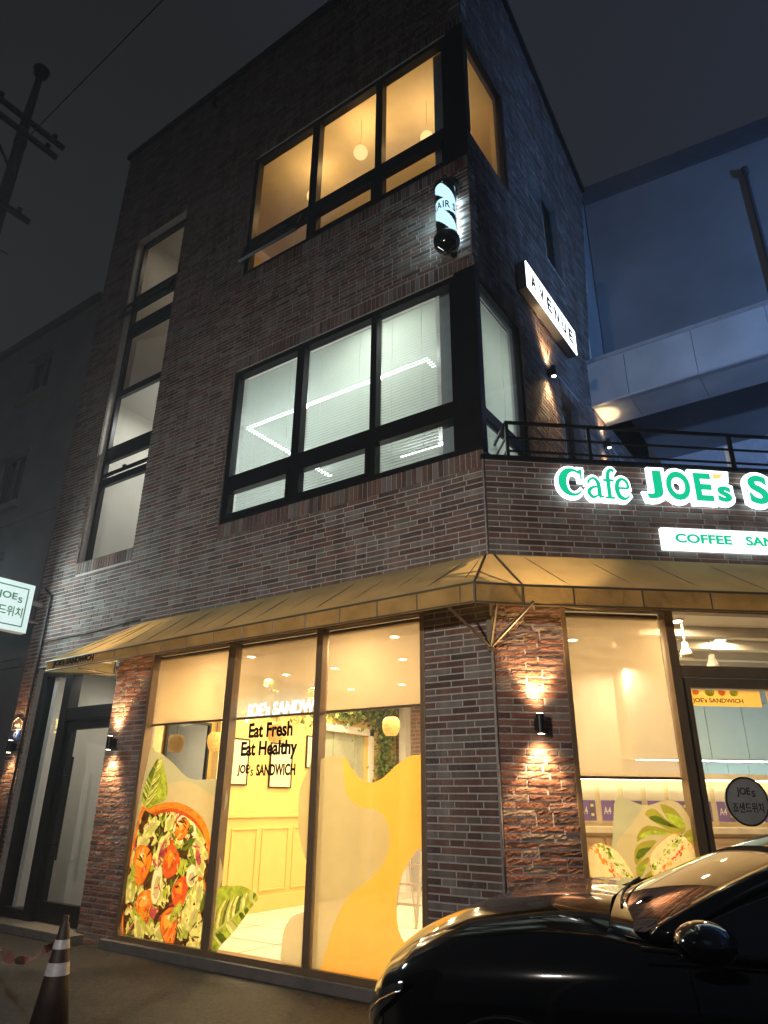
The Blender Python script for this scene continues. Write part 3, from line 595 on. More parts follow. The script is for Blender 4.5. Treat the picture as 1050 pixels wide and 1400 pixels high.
# warm light behind the side blind
# third floor paper globes
GLB = glow('paper_globe', (1, .66, .26), 1.5)
for c, r, lb in (((-3.35, .75, 11.28), .105, 'small round paper lantern at the right edge of the left pane, third floor'), ((-2.15, .52, 11.3), .115, 'round paper lantern in the middle pane of the third floor window'), ((-1.10, .85, 11.25), .10, 'round paper lantern low in the right pane of the third floor window')):
    t = thing('globe_lamp', lb, 'lamp', c, 'paper globe lamps on the third floor')
    q = MB(); q.lathe((c[0], c[1], c[2] - r), [(r * math.sin(math.pi * i / 12) + .001, r * (1 - math.cos(math.pi * i / 12))) for i in range(13)], 22); q.build('globe', GLB, t, smooth=True)
    q = MB(); q.tube([(c[0], c[1], c[2] + r), (c[0], c[1], 12.05)], .004, 5); q.build('cord', WHITE, t)
    l = bpy.data.lights.new('lamp', 'POINT'); l.energy = 22; l.color = (1, .60, .22); l.shadow_soft_size = .1; lo = bpy.data.objects.new('lamp', l); COL.objects.link(lo); lo.location = (c[0], c[1] + .1, c[2] + r + .12); lo.parent = t; lo.matrix_parent_inverse = world_of(t).inverted()
t = thing('assumed_stair_lamp', 'small assumed ceiling lamp above the upper stair landing window', 'lamp', (-6.5, .8, 8.2))  # assumed fitting, added to light the landing panes
q = MB(); q.lathe((-6.2, .8, 8.22), [(.09, 0), (.10, .02), (.10, .045)], 18); q.build('lamp_shade', glow('stair_glow', (1, .9, .7), 3), t)
area('lamp', (-6.2, .8, 8.18), (.2, .2), 36, (.97, .97, .88), parent=t)
t = thing('assumed_stair_lamp', 'small assumed ceiling lamp at the top of the stairwell', 'lamp', (-6.5, .8, 12.1))  # unseen fitting assumed here, lights the top of the stairwell
q = MB(); q.lathe((-6.2, .8, 12.15), [(.09, 0), (.10, .02), (.10, .045)], 18); q.build('lamp_shade', glow('stair_glow_b', (1, .8, .5), 1.5), t)
area('lamp', (-6.2, .8, 12.1), (.2, .2), 6, (1, .82, .6), parent=t)
t = thing('assumed_stair_lamp', 'small assumed ceiling lamp behind the entrance door transom', 'lamp', (-6.5, .8, 3.6))  # assumed lamp, put in to light the entry
q = MB(); q.lathe((-6.4, .8, 3.39), [(.09, 0), (.10, .02), (.10, .045)], 18); q.build('lamp_shade', glow('stair_glow_c', (1, .9, .7), 3), t)
area('lamp', (-6.4, .8, 3.36), (.2, .2), 13, (1, .9, .72), parent=t)
# SECTION2
DEC = {
'cream1':[(-4.84,2.12),(-4.73,2.15),(-4.60,2.12),(-4.37,2.01),(-4.17,1.89),(-4.03,1.83),(-3.83,1.81),(-3.58,1.82),(-3.45,1.77),(-3.38,1.68),(-3.36,1.58),(-3.41,1.46),(-3.45,1.33),(-3.43,1.10),(-3.36,0.96),(-3.33,0.84),(-3.37,0.69),(-3.39,0.39),(-3.5,0.13),(-4.88,0.13)],
'leaf1':[(-4.62,2.08),(-4.49,1.91),(-4.4,1.72),(-4.42,1.59),(-4.62,1.53),(-4.79,1.45),(-4.86,1.59),(-4.83,1.78),(-4.76,1.93)],
'bowl':[(-4.87,1.41),(-4.72,1.49),(-4.55,1.54),(-4.28,1.57),(-3.98,1.52),(-3.73,1.40),(-3.58,1.21),(-3.51,1.03),(-3.45,0.83),(-3.42,0.65),(-3.42,0.49),(-3.47,0.32),(-3.50,0.13),(-4.88,0.13)],
'salad':[(-4.83,1.37),(-4.59,1.42),(-4.26,1.46),(-3.95,1.39),(-3.74,1.26),(-3.61,1.10),(-3.55,0.82),(-3.52,0.56),(-3.53,0.35),(-3.55,0.14),(-4.85,0.14)],
'leaf2':[(-3.39,0.72),(-3.19,0.76),(-3.03,0.77),(-2.86,0.73),(-2.79,0.67),(-2.89,0.57),(-3.01,0.44),(-3.13,0.32),(-3.26,0.22),(-3.35,0.13),(-3.47,0.13),(-3.47,0.30),(-3.37,0.43)],
'salpts':[(-4.70,0.89),(-4.19,0.94),(-4.08,1.29),(-3.98,0.65),(-4.56,0.48),(-4.10,0.31),(-4.39,0.70),(-3.82,0.82),(-3.96,1.26)],
'creamlobe':[(-2.09,2.02),(-2.21,1.89),(-2.30,1.72),(-2.31,1.54),(-2.30,1.36),(-2.25,1.19),(-2.17,1.05),(-2.03,1.00)],
'creamlobe2':[(-2.03,0.64),(-2.18,0.60),(-2.32,0.55),(-2.41,0.44),(-2.43,0.30),(-2.40,0.14),(-1.99,0.12)],
'cream3':[(-2.19,1.84),(-2.07,1.98),(-1.91,2.03),(-1.74,2.01),(-1.62,1.89),(-1.50,1.79),(-1.38,1.77),(-1.24,1.82),(-1.09,1.93),(-0.95,2.00),(-0.84,2.01),(-0.76,1.98),(-0.77,1.31),(-0.88,1.19),(-1.02,1.01),(-1.09,0.80),(-1.07,0.56),(-0.95,0.38),(-0.89,0.13),(-2.11,0.11)],
'yellow3':[(-1.75,2.02),(-1.62,1.89),(-1.50,1.79),(-1.38,1.77),(-1.24,1.82),(-1.09,1.93),(-0.95,2.00),(-0.84,2.01),(-0.76,1.98),(-0.77,1.31),(-0.88,1.19),(-1.02,1.01),(-1.09,0.80),(-1.07,0.56),(-0.95,0.38),(-0.89,0.13),(-1.86,0.10),(-1.86,0.36),(-1.79,0.54),(-1.65,0.76),(-1.44,0.90),(-1.26,1.04),(-1.17,1.23),(-1.19,1.39),(-1.30,1.52),(-1.53,1.55),(-1.69,1.66),(-1.73,1.83)],
'sage':[(1.04,1.62),(1.12,1.65),(1.21,1.62),(1.31,1.59),(1.41,1.61),(1.52,1.64),(1.63,1.61),(1.69,1.53),(1.72,1.42),(1.73,1.19),(1.71,1.01),(0.73,1.01),(0.90,1.18),(0.98,1.30)],
'creamC':[(1.31,1.59),(1.41,1.61),(1.52,1.64),(1.63,1.61),(1.69,1.53),(1.72,1.42),(1.73,1.19),(1.71,1.01),(1.10,1.01),(0.99,1.24),(1.16,1.43)],
'sand1':[(0.74,1.22),(0.84,1.29),(0.94,1.27),(1.03,1.22),(1.10,1.12),(1.13,1.01),(0.79,1.01),(0.73,1.10)],
'sand2':[(1.29,1.18),(1.35,1.26),(1.48,1.35),(1.57,1.37),(1.69,1.30),(1.72,1.19),(1.68,1.13),(1.58,1.07),(1.44,1.01),(1.33,1.01),(1.29,1.09)],
'mon0':[(1.45,1.60),(1.57,1.57),(1.64,1.48),(1.66,1.42),(1.61,1.36),(1.52,1.46)],
'mon1':[(1.30,1.52),(1.38,1.57),(1.46,1.51),(1.60,1.36),(1.43,1.43)],
'mon2':[(1.20,1.30),(1.23,1.38),(1.31,1.43),(1.45,1.41),(1.57,1.36),(1.33,1.36)],
'mon3':[(1.16,1.18),(1.19,1.27),(1.29,1.31),(1.38,1.31),(1.28,1.22),(1.17,1.12)],
'mon4':[(1.16,1.10),(1.23,1.16),(1.30,1.18),(1.19,1.02)],
'mon5':[(1.21,1.01),(1.29,1.08),(1.32,1.01)],
'mon6':[(1.62,1.35),(1.72,1.41),(1.72,1.30),(1.69,1.24)],
}

def smooth(p, n=3):
    out = []; k = len(p)
    for i in range(k):
        a, b, c, d = p[i - 1], p[i], p[(i + 1) % k], p[(i + 2) % k]
        for s in range(n):
            t = s / n
            out.append(tuple(.5 * (2 * b[j] + (c[j] - a[j]) * t + (2 * a[j] - 5 * b[j] + 4 * c[j] - d[j]) * t * t + (3 * b[j] - a[j] - 3 * c[j] + d[j]) * t ** 3) for j in (0, 1)))
    return out
def clampu(p, a, b, z0=.12): return [(min(max(x, a), b), max(z, z0)) for x, z in p]
def flat(mb, F, pts, w, m=0):
    n = len(mb.v); mb.v += [tuple(F.p(a, b, w)) for a, b in pts]
    for t in tessellate_polygon([[Vector((a, b, 0)) for a, b in pts]]): mb.f.append(tuple(n + i for i in t)); mb.m.append(m)
def film(name, c, tl=.6, tp=.06, var=.12, vs=9): return sheet(name, c, tp, tl, var, vs)
CREAM = film('film_cream', (.66, .60, .36), .6, .12, .03); SAGE = film('film_sage', (.52, .55, .38), .6, .1, .04)
F_OR = film('film_orange', (1, .30, .02), .55, .02, .35, 14); F_RD = film('film_red', (.95, .12, .03), .55, .02, .4, 14); F_BW = film('film_bowl', (.85, .34, .04), .5, .02, .35, 5)
F_DK = film('film_dark', (.10, .05, .015), .4, .0, .6, 20); F_G1 = film('film_green', (.42, .56, .06), .55, .02, .4, 16); F_G2 = film('film_lettuce', (.85, .88, .35), .6, .02, .3, 18)
F_G3 = film('film_deepgreen', (.13, .20, .02), .5, 0, .4, 12); F_W = film('film_egg', (1, .96, .7), .6, .02, .08); F_P = film('film_purple', (.5, .09, .12), .5, 0, .5, 14)
F_YL = film('film_yellow', (1, .56, .10), .6, .05, .03); F_CR = film('film_peach', (.60, .52, .29), .6, .12, .03); F_VN = film('film_vein', (.55, .62, .2), .6, .02, .1); F_BR = film('film_bread', (1, .84, .48), .6, .02, .12, 12)
MATS = [CREAM, SAGE, F_OR, F_RD, F_BW, F_DK, F_G1, F_G2, F_G3, F_W, F_P, F_YL, F_CR, F_VN, F_BR]
def leafpoly(cx, cz, l, w, a, n=9, wob=.0, rn=random):
    pts = []
    for i in range(n): t = i / (n - 1); pts.append((t * l - l / 2, w * math.sin(math.pi * t) ** .8 * (1 + rn.uniform(-wob, wob))))
    for i in range(n - 2, 0, -1): t = i / (n - 1); pts.append((t * l - l / 2, -w * math.sin(math.pi * t) ** .8 * (1 + rn.uniform(-wob, wob))))
    c, s = math.cos(a), math.sin(a); return [(cx + x * c - y * s, cz + x * s + y * c) for x, y in pts]
def inside(p, poly):
    x, y = p; r = False; j = len(poly) - 1
    for i in range(len(poly)):
        if (poly[i][1] > y) != (poly[j][1] > y) and x < (poly[j][0] - poly[i][0]) * (y - poly[i][1]) / (poly[j][1] - poly[i][1]) + poly[i][0]: r = not r
        j = i
    return r
import numpy as np
class Print:
    """a printed film as ONE sheet: cells take the material of the last shape printed over them"""
    def __init__(s, u0, u1, z0, z1, st):
        s.u0, s.z0, s.st = u0, z0, st; s.nu = int((u1 - u0) / st); s.nz = int((z1 - z0) / st)
        s.M = -np.ones((s.nz, s.nu), int); s.P = -np.ones((s.nz, s.nu), int)
        s.X, s.Y = np.meshgrid(u0 + (np.arange(s.nu) + .5) * st, z0 + (np.arange(s.nz) + .5) * st)
    def fill(s, poly, m, part=None, only=None):
        xs = [p[0] for p in poly]; ys = [p[1] for p in poly]
        a = max(0, int((min(xs) - s.u0) / s.st) - 1); b = min(s.nu, int((max(xs) - s.u0) / s.st) + 2); c = max(0, int((min(ys) - s.z0) / s.st) - 1); d = min(s.nz, int((max(ys) - s.z0) / s.st) + 2)
        if a >= b or c >= d: return
        X, Y = s.X[c:d, a:b], s.Y[c:d, a:b]; r = np.zeros(X.shape, bool); k = len(poly) - 1
        for i in range(len(poly)):
            (x0, y0), (x1, y1) = poly[k], poly[i]
            if y0 != y1: r ^= ((y1 > Y) != (y0 > Y)) & (X < (x0 - x1) * (Y - y1) / (y0 - y1) + x1)
            k = i
        if only is not None: r &= np.isin(s.P[c:d, a:b], only)
        s.M[c:d, a:b][r] = m
        if part is not None: s.P[c:d, a:b][r] = part
    def build(s, F, w, names, mats, parent):
        for pi, nm in enumerate(names):
            q = MB()
            for iz in range(s.nz):
                iu = 0
                while iu < s.nu:
                    if s.P[iz, iu] != pi: iu += 1; continue
                    k = iu
                    while k < s.nu and s.P[iz, k] == pi and s.M[iz, k] == s.M[iz, iu]: k += 1
                    a, b = s.u0 + iu * s.st, s.u0 + k * s.st; c = s.z0 + iz * s.st
                    q.poly([F.p(a, c, w), F.p(b, c, w), F.p(b, c + s.st, w), F.p(a, c + s.st, w)], int(s.M[iz, iu])); iu = k
            if q.f: q.build(nm, mats, parent)
def ell(x, z, rx, rz, a=0, n=20, wob=0.0, k=3):
    c, s_ = math.cos(a), math.sin(a); out = []
    for i in range(n):
        t_ = 2 * math.pi * i / n; r_ = 1 + wob * math.sin(k * t_ + x * 40); px, pz = rx * r_ * math.cos(t_), rz * r_ * math.sin(t_); out.append((x + px * c - pz * s_, z + px * s_ + pz * c))
    return out
OR2 = len(MATS); MATS += [film('film_tangerine', (1, .50, .08), .6, .02, .15, 10), film('film_olive', (.36, .36, .05), .6, .02, .15, 8), film('film_crust', (.80, .42, .10), .6, .02, .2, 20), film('film_shade', (.55, .10, .01), .6, .02, .2, 20)]
OLV, CRU, SHD = OR2 + 1, OR2 + 2, OR2 + 3
W0 = -.040; rn = random.Random(12)
t = thing('window_print', 'large salad bowl photo print with green leaves on the left shop window', 'window print', FA.p(-4.2, .15, -.04))
P = Print(-4.925, -2.78, .155, 2.2, .0065)
P.fill(smooth(DEC['cream1']), 1, 0)
P.fill([(a + .02 + (.0 if z > 1.5 else .1), min(z, 1.55 + .25 * math.sin((a + 4.9) * 2.2))) for a, z in smooth(DEC['cream1'])], 0, None, [0])
P.fill(smooth(DEC['leaf1']), 6, 1)
for i in range(60):
    k = i / 60; x, z = -4.79 + k * .16, 1.47 + k * .58; up = i % 2; ln = .26 - .14 * k; an = .7 if up else 2.35
    P.fill(leafpoly(x + math.cos(an) * ln * .5, z + math.sin(an) * ln * .5, ln, .008 + .010 * rn.random(), an, 7, .2, rn), rn.choice([8, 8, 6, 7, 6]), None, [1])
P.fill([(-4.81, 1.44), (-4.785, 1.44), (-4.62, 2.07), (-4.63, 2.07)], 13, None, [1])
P.fill(smooth(DEC['leaf2']), 6, 2)
for i in range(34):
    k = i / 34; x, z = -3.44 + k * .6, .27 + k * .40; up = i % 2; ln = .36 - .27 * k; an = 1.25 if up else -.45
    P.fill(leafpoly(x + math.cos(an) * ln * .5, z + math.sin(an) * ln * .5, ln, .014 + .03 * rn.random(), an, 9, .2, rn), rn.choice([6, 8, 6, 13, OLV, 7]), None, [2])
P.fill([(-3.46, .255), (-3.46, .285), (-2.79, .68)], 13, None, [2])
P.fill(smooth(DEC['bowl']), 4, 3)
bw = DEC['bowl'][:11]; P.fill(smooth([(-4.3 + (a + 4.3) * 1.0, b - .012) for a, b in DEC['bowl']]), 2, None, [3]); P.fill([(-4.3 + (a + 4.3) * .95, b - .045) for a, b in smooth(DEC['bowl'])], 4, None, [3]); P.fill([(-4.3 + (a + 4.3) * .93, b - .07) for a, b in smooth(DEC['bowl'])], SHD, None, [3])
SAL = smooth(DEC['salad']); P.fill(SAL, 5, 4)
def rnd(): return rn.uniform(-4.9, -3.52), rn.uniform(.15, 1.46)
for i in range(330):
    cx, cz = rnd(); k = rn.choices([6, 7, 8, 9, 10, 5, 13, SHD], [22, 34, 12, 5, 6, 22, 10, 6])[0]; l = rn.uniform(.06, .26) if k != 9 else rn.uniform(.04, .1); an = rn.uniform(.5, 2.6)
    P.fill(leafpoly(cx, cz, l, l * rn.uniform(.12, .34), an, 11, .35, rn), k, None, [4])
    if l > .14 and k in (6, 7, 8): P.fill(leafpoly(cx, cz, l * .9, .004, an, 5, 0, rn), 13 if k != 13 else 0, None, [4])
def lett(x, z, r, an):
    P.fill(ell(x, z, r, r * .55, an, 22, .16, 5), 7, None, [4]); P.fill(ell(x + r * .1, z - r * .12, r * .7, r * .3, an, 18, .2, 4), 13, None, [4]); P.fill(ell(x - r * .1, z + r * .1, r * .5, r * .16, an, 18, .2, 4), 0, None, [4]); P.fill(leafpoly(x, z, r * 1.7, .006, an, 5, 0, rn), 6, None, [4])
for a in ((-4.62, 1.28, .16, .6), (-4.28, 1.36, .13, .9), (-4.36, 1.08, .17, 1.1), (-3.78, 1.12, .15, -1.1), (-3.70, .95, .12, -.9), (-3.72, .42, .16, 1.2), (-4.72, 1.12, .13, .7), (-4.80, .62, .12, 1.6), (-3.68, .66, .13, 1.4), (-4.22, .24, .14, .2), (-4.62, .26, .14, 1.9)): lett(*a)
def tomato(x, z, rx, rz, k, an=0):
    P.fill(ell(x, z, rx * 1.08, rz * 1.06, an, 24, .09, 3), SHD, None, [4]); P.fill(ell(x, z + .006, rx, rz, an, 24, .09, 3), k, None, [4])
    P.fill(ell(x - rx * .2, z + rz * .25, rx * .55, rz * .42, an, 18, .15, 4), OR2 if k == 2 else 2, None, [4]); P.fill(ell(x - rx * .1, z + rz * .45, rx * .22, rz * .12, an, 12, .1), OR2 if k == 3 else 9, None, [4])
    P.fill(leafpoly(x + rx * .25, z - rz * .3, rx * 1.1, rz * .10, an + .8, 9, .2, rn), 3 if k == 2 else SHD, None, [4])
T = DEC['salpts']
tomato(*T[0], .155, .205, 2); tomato(*T[1], .135, .165, 3); tomato(*T[2], .13, .11, 2); tomato(*T[3], .115, .16, 3, -.4); tomato(*T[4], .14, .15, 2, .3); tomato(*T[5], .13, .18, 2, .2)
for x, z, rx, rz in ((T[6][0], T[6][1], .085, .2), (T[7][0], T[7][1], .08, .11)): P.fill(ell(x, z, rx * 1.1, rz * 1.06), 13, None, [4]); P.fill(ell(x, z, rx, rz), 9, None, [4]); P.fill(ell(x + .01, z - .03, rx * .6, rz * .6), 0, None, [4])
for k in range(40): a = .1 + k * .07; P.fill(ell(-4.02 + .19 * math.cos(a), 1.20 + .23 * math.sin(a), .018, .018, 0, 8), 9, None, [4])
P.fill(leafpoly(-4.36, 1.02, .34, .05, 1.3, 11, .1, rn), 10, None, [4]); P.fill(leafpoly(-3.93, 1.13, .26, .05, .5, 11, .2, rn), 8, None, [4]); P.fill(leafpoly(-3.74, 1.0, .2, .04, -1.2, 9, .2, rn), 10, None, [4]); P.fill(leafpoly(-4.02, .45, .3, .05, .9, 11, .2, rn), 6, None, [4]); P.fill(leafpoly(-4.4, .42, .16, .06, 1.8, 9, .3, rn), 10, None, [4]); P.fill(ell(-4.22, .62, .05, .055), 6, None, [4])
P.fill(leafpoly(-3.82, .52, .5, .055, 1.25, 13, .4, rn), 7, None, [4]); P.fill(leafpoly(-4.55, .3, .45, .025, -.6, 11, .2, rn), 6, None, [4]); P.fill(leafpoly(-4.82, .75, .3, .04, 1.9, 11, .2, rn), 6, None, [4])
for i in range(170):
    cx, cz = rnd(); l = rn.uniform(.04, .15); P.fill(leafpoly(cx, cz, l, rn.uniform(.004, .014), rn.uniform(0, 3.1), 7, .3, rn), rn.choice([5, 5, 8, 6, 10, 0, 13, SHD]), None, [4])
P.M[(P.X > -3.545) & (P.X < -3.40)] = -1; P.P[(P.X > -3.545) & (P.X < -3.40)] = -1
P.build(FA, W0, ['film', 'leaf', 'leaf', 'bowl', 'salad'], MATS, t)
t = thing('window_print', 'cream and yellow wave print on the third shop window, reaching into the middle one', 'window print', FA.p(-1.5, .15, -.04))
q = MB()
flat(q, FA, [(min(a, -2.145), b) for a, b in smooth(DEC['creamlobe'])], W0, 12); flat(q, FA, [(min(a, -2.145), max(b, .16)) for a, b in smooth(DEC['creamlobe2'])], W0, 0)
P = Print(-2.04, -.80, .155, 2.06, .008); P.fill(smooth(DEC['cream3']), 12, 0); P.fill(smooth(DEC['yellow3']), 11, 1); P.build(FA, W0, ['film', 'yellow_wave'], MATS, t)
q.build('film', MATS, t)
t = thing('window_print', 'sandwich and monstera leaf print on the corner window left of the glass door', 'window print', FC.p(1.2, 1.02, -.06))
P = Print(.735, 1.708, 1.012, 1.67, .0045)
P.fill(smooth(DEC['sage']), 1, 0); P.fill(smooth(DEC['creamC']), 0, None, [0])
for i in range(7):
    L_ = smooth(DEC['mon%d' % i], 2); P.fill(L_, OLV, 1); gx = sum(p[0] for p in L_) / len(L_); gz = sum(p[1] for p in L_) / len(L_); P.fill([(gx + (a - gx) * .92 + .012, gz + (b - gz) * .5 - .012) for a, b in L_], 8 if i % 2 else 6, None, [1])
for nm, an in (('sand1', -.85), ('sand2', .72)):
    S_ = smooth(DEC[nm]); gx = sum(p[0] for p in S_) / len(S_); gz = sum(p[1] for p in S_) / len(S_); ca, sa = math.cos(an), math.sin(an)
    P.fill(S_, CRU, 2); P.fill([(gx + (a - gx) * .95, gz + (b - gz) * .95) for a, b in S_], 14, None, [2])
    for j in range(260):
        off = rn.uniform(-.10, .10) ; al = rn.uniform(-.24, .24); x = gx + al * ca - off * sa; z = gz + al * sa + off * ca
        if .03 < off < .085: k = rn.choice([7, 6, 7, 13, 8])
        elif -.005 < off < .03: k = rn.choice([9, 14, 2])
        elif -.035 < off < -.005: k = rn.choice([2, 3, OR2, CRU])
        else:
            if rn.random() > .10: continue
            k = CRU
        l = rn.uniform(.015, .05) if k != CRU else .012
        P.fill(leafpoly(x, z, l, l * .22, an + rn.uniform(-.5, .5), 7, .3, rn), k, None, [2])
P.build(FC, -.060, ['film', 'monstera_leaf', 'sandwich'], MATS, t)
# lettering on the glass
PRT = pbr('black_vinyl', (.006, .006, .006), .9, var=0, spec=.05)
t = thing('window_lettering', 'black words Eat Fresh Eat Healthy and the shop name on the middle shop window', 'lettering', FA.p(-2.8, 1.84, -.02))
text('Eat Fresh', FA, -3.10, -2.44, 2.245, 2.405, -.026, PRT, 'word', t, .002, .035)
text('Eat Healthy', FA, -3.20, -2.36, 2.01, 2.21, -.026, PRT, 'word', t, .002, .035)
text('JOE', FA, -3.23, -3.05, 1.845, 1.965, -.026, PRT, 'word', t, .002, .035); text("'s", FA, -3.045, -2.985, 1.845, 1.95, -.026, PRT, 'word', t, .002, .008)
text('SANDWICH', FA, -2.94, -2.37, 1.845, 1.965, -.026, PRT, 'word', t, .002, .035)
# neon shop name hanging inside behind the blind
t = thing('neon_sign', 'blue white neon shop name shining through the middle roller blind', 'neon sign', FA.p(-3, 2.5, -.25))
NEO = glow('neon_blue', (.55, .85, 1), 5)
text("JOE's SANDW", FA, -3.36, -2.30, 2.45, 2.66, -.22, NEO, 'lettering', t, .01, .03, .05)
q = MB()
for u in (-3.2, -2.5): q.tube([FA.p(u, 2.6, -.23), FA.p(u, 3.38, -.23)], .003, 5)
q.box(FA, -3.36, -2.30, 2.53, 2.54, -.235, -.225); q.build('hanger', BLACK, t)

# ------------------------------------------------------------------ awning
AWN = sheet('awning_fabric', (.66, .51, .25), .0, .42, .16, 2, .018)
aw = thing('shop_awning', 'long yellow canvas awning wrapped round the corner above the shop windows', 'awning', (0, 0, 3.2))
D = .6; ZT, ZH, ZB = 3.855, 3.40, 3.205
k1 = (.143, -.6); k2 = (.46, -.285)   # chamfered corner of the hem
cE = FC.p(5.9, 0, D); endW = FC.p(5.5, 0, .012)
top = [Vector((-5.25, -.012, ZT)), Vector((-.02, -.012, ZT)), Vector(FC.p(.06, ZT, .012)), Vector(endW) + Vector((0, 0, ZT))]
hem = [Vector((-6.47, -D, ZH - .06)), Vector((*k1, ZH)), Vector((*k2, ZH)), Vector((cE.x, cE.y, ZH))]
q = MB()
def canvas(a, b, c, d, n=14, sag=.02):
    rows = []
    for i in range(n + 1):
        s = i / n; p, r = a.lerp(b, s), d.lerp(c, s); row = []
        for j in range(5):
            u = j / 4; v = p.lerp(r, u); v.z -= sag * math.sin(math.pi * u) * (1 + .5 * math.sin(i * 1.3)); row.append(v)
        rows.append(row)
    q.rings(rows, 0, False, False)
canvas(top[0], top[1], hem[1], hem[0], 22); canvas(top[2], top[3], hem[3], hem[2], 16); canvas(top[1], top[2], hem[2], hem[1], 3)
# left hip end
q.poly([top[0], hem[0], Vector((-5.75, -.012, ZH - .07))])
q.build('canopy', AWN, aw, smooth=False)
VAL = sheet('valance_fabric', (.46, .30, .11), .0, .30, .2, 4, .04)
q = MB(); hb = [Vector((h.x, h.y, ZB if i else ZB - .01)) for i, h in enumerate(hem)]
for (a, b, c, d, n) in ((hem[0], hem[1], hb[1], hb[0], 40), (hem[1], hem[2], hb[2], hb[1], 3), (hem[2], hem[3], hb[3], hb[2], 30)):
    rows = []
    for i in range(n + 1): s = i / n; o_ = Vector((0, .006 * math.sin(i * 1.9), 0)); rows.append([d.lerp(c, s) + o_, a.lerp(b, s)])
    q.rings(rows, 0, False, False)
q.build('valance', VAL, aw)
q = MB(); eb = Vector((-5.72, -.012, ZB - .02)); q.poly([hem[0], Vector((-5.75, -.012, ZH - .07)), eb, hb[0]]); q.poly([hb[0], hb[0] + Vector((.3, .1, -.0)), eb + Vector((.0, 0, -.10)), eb + Vector((0, 0, -.16)), hb[0] + Vector((.02, 0, -.03))]) if False else None
q.build('end_flap', AWN, aw)
FRM = pbr('awning_frame', (.16, .13, .08), .5, .4)
q = MB(); off = Vector((0, 0, -.012))
q.tube([h + off for h in hem], .011, 6); q.tube([h + Vector((0, .0, .012)) for h in hb], .009, 6)
q.tube([top[0] + off * 2, top[1] + off * 2], .012, 6); q.tube([top[2] + off * 2, top[3] + off * 2], .012, 6)
q.build('frame_rail', FRM, aw)
for i in range(15):
    s = i / 14; x = -6.3 + s * 6.3; xt = max(x, -5.25) if i else -5.25
    q = MB(); q.tube([Vector((x, -.6, ZH - .02 - .05 * (1 - s))), Vector((min(xt + .25, -.05) if i else xt, -.03, ZT - .026))], .004, 5); q.tube([Vector((x, -.6, ZH - .02 - .05 * (1 - s))), Vector((x, -.6, ZB + .02))], .008, 5); q.build('rib', FRM, aw)
for i in range(9):
    u = .45 + i * .62; hp = hem[2].lerp(hem[3], min(1, max(0, (u - .0) / 5.6))); q = MB(); q.tube([hp + off, FC.p(u - .1, ZT - .026, .03)], .004, 5); q.tube([hp + off, hp + Vector((0, 0, ZB + .02 - ZH))], .008, 5); q.build('rib', FRM, aw)
for h, tt in ((hem[1], top[1]), (hem[2], top[2])):
    q = MB(); q.tube([h + off, tt + off], .014, 6); q.tube([h + off, Vector((h.x, h.y, ZB))], .012, 6); q.build('rib', FRM, aw)
q = MB(); cp = Vector((.0, -.035, 2.93)); q.box(FA, -.03, .03, 2.90, 3.22, .02, .045); q.tube([cp, Vector((k1[0] - .28, -.59, 3.22))], .014, 6); q.tube([cp, Vector((k2[0] + .1, k2[1] - .02, 3.22))], .014, 6); q.tube([cp, Vector((.26, -.4, 3.24))], .014, 6); q.build('bracket', FRM, aw)
q = MB(); q.tube([Vector((-5.75, -.02, 3.18)), Vector((-6.4, -.58, 3.18))], .012, 6); q.tube([Vector((-5.75, -.02, 3.18)), Vector((-5.75, -.02, 3.62))], .012, 6); q.tube([Vector((-5.73, -.58, 3.18)), Vector((-5.73, -.02, 3.18))], .012, 6); q.build('bracket', FRM, aw)
FH = Fr((0, 0, 0), (1, 0, 0), (0, -1, 0))
text("JOE's SANDWICH", FH, -6.27, -5.36, 3.228, 3.325, .614, PRT, 'lettering', aw, .006, .045, .12)

# ------------------------------------------------------------------ signs
WG = glow('sign_white', (.80, .95, 1.0), 3.2); GG = glow('sign_green', (.01, .62, .30), 1.0)
BLK = pbr('sign_side', (.03, .03, .035), .4)
def stroke(mb, pts, wd, u0, z0, S, w, grow=0.0, m=0, F=FC, d=.004, n=5):
    """solid stroke of changing width"""
    P = []
    for i in range(len(pts) - 1):
        a, b = pts[max(i - 1, 0)], pts[i]; c, e = pts[i + 1], pts[min(i + 2, len(pts) - 1)]
        for s in range(n):
            t_ = s / n; P.append((tuple(.5 * (2 * b[j] + (c[j] - a[j]) * t_ + (2 * a[j] - 5 * b[j] + 4 * c[j] - e[j]) * t_ * t_ + (3 * b[j] - a[j] - 3 * c[j] + e[j]) * t_ ** 3) for j in (0, 1)), wd[i] + (wd[i + 1] - wd[i]) * t_))
    P.append((pts[-1], wd[-1])); L_, R_ = [], []
    for i, (p, ww) in enumerate(P):
        a, b = P[max(i - 1, 0)][0], P[min(i + 1, len(P) - 1)][0]; dx, dy = b[0] - a[0], b[1] - a[1]; l = math.hypot(dx, dy) or 1; h = ww / 2 + grow
        if i == 0 and grow: p = (p[0] - dx / l * grow, p[1] - dy / l * grow)
        if i == len(P) - 1 and grow: p = (p[0] + dx / l * grow, p[1] + dy / l * grow)
        L_.append((p[0] - dy / l * h, p[1] + dx / l * h)); R_.append((p[0] + dy / l * h, p[1] - dx / l * h))
    for i in range(len(P) - 1):
        qd = [L_[i], L_[i + 1], R_[i + 1], R_[i]]; mb.hexa([F.p(u0 + x * S[0], z0 + y * S[1], w) for x, y in qd] + [F.p(u0 + x * S[0], z0 + y * S[1], w + d) for x, y in qd], m)
def arc(cx, cy, rx, ry, a0, a1, n=10): return [(cx + rx * math.cos(math.radians(a0 + (a1 - a0) * i / n)), cy + ry * math.sin(math.radians(a0 + (a1 - a0) * i / n))) for i in range(n + 1)]
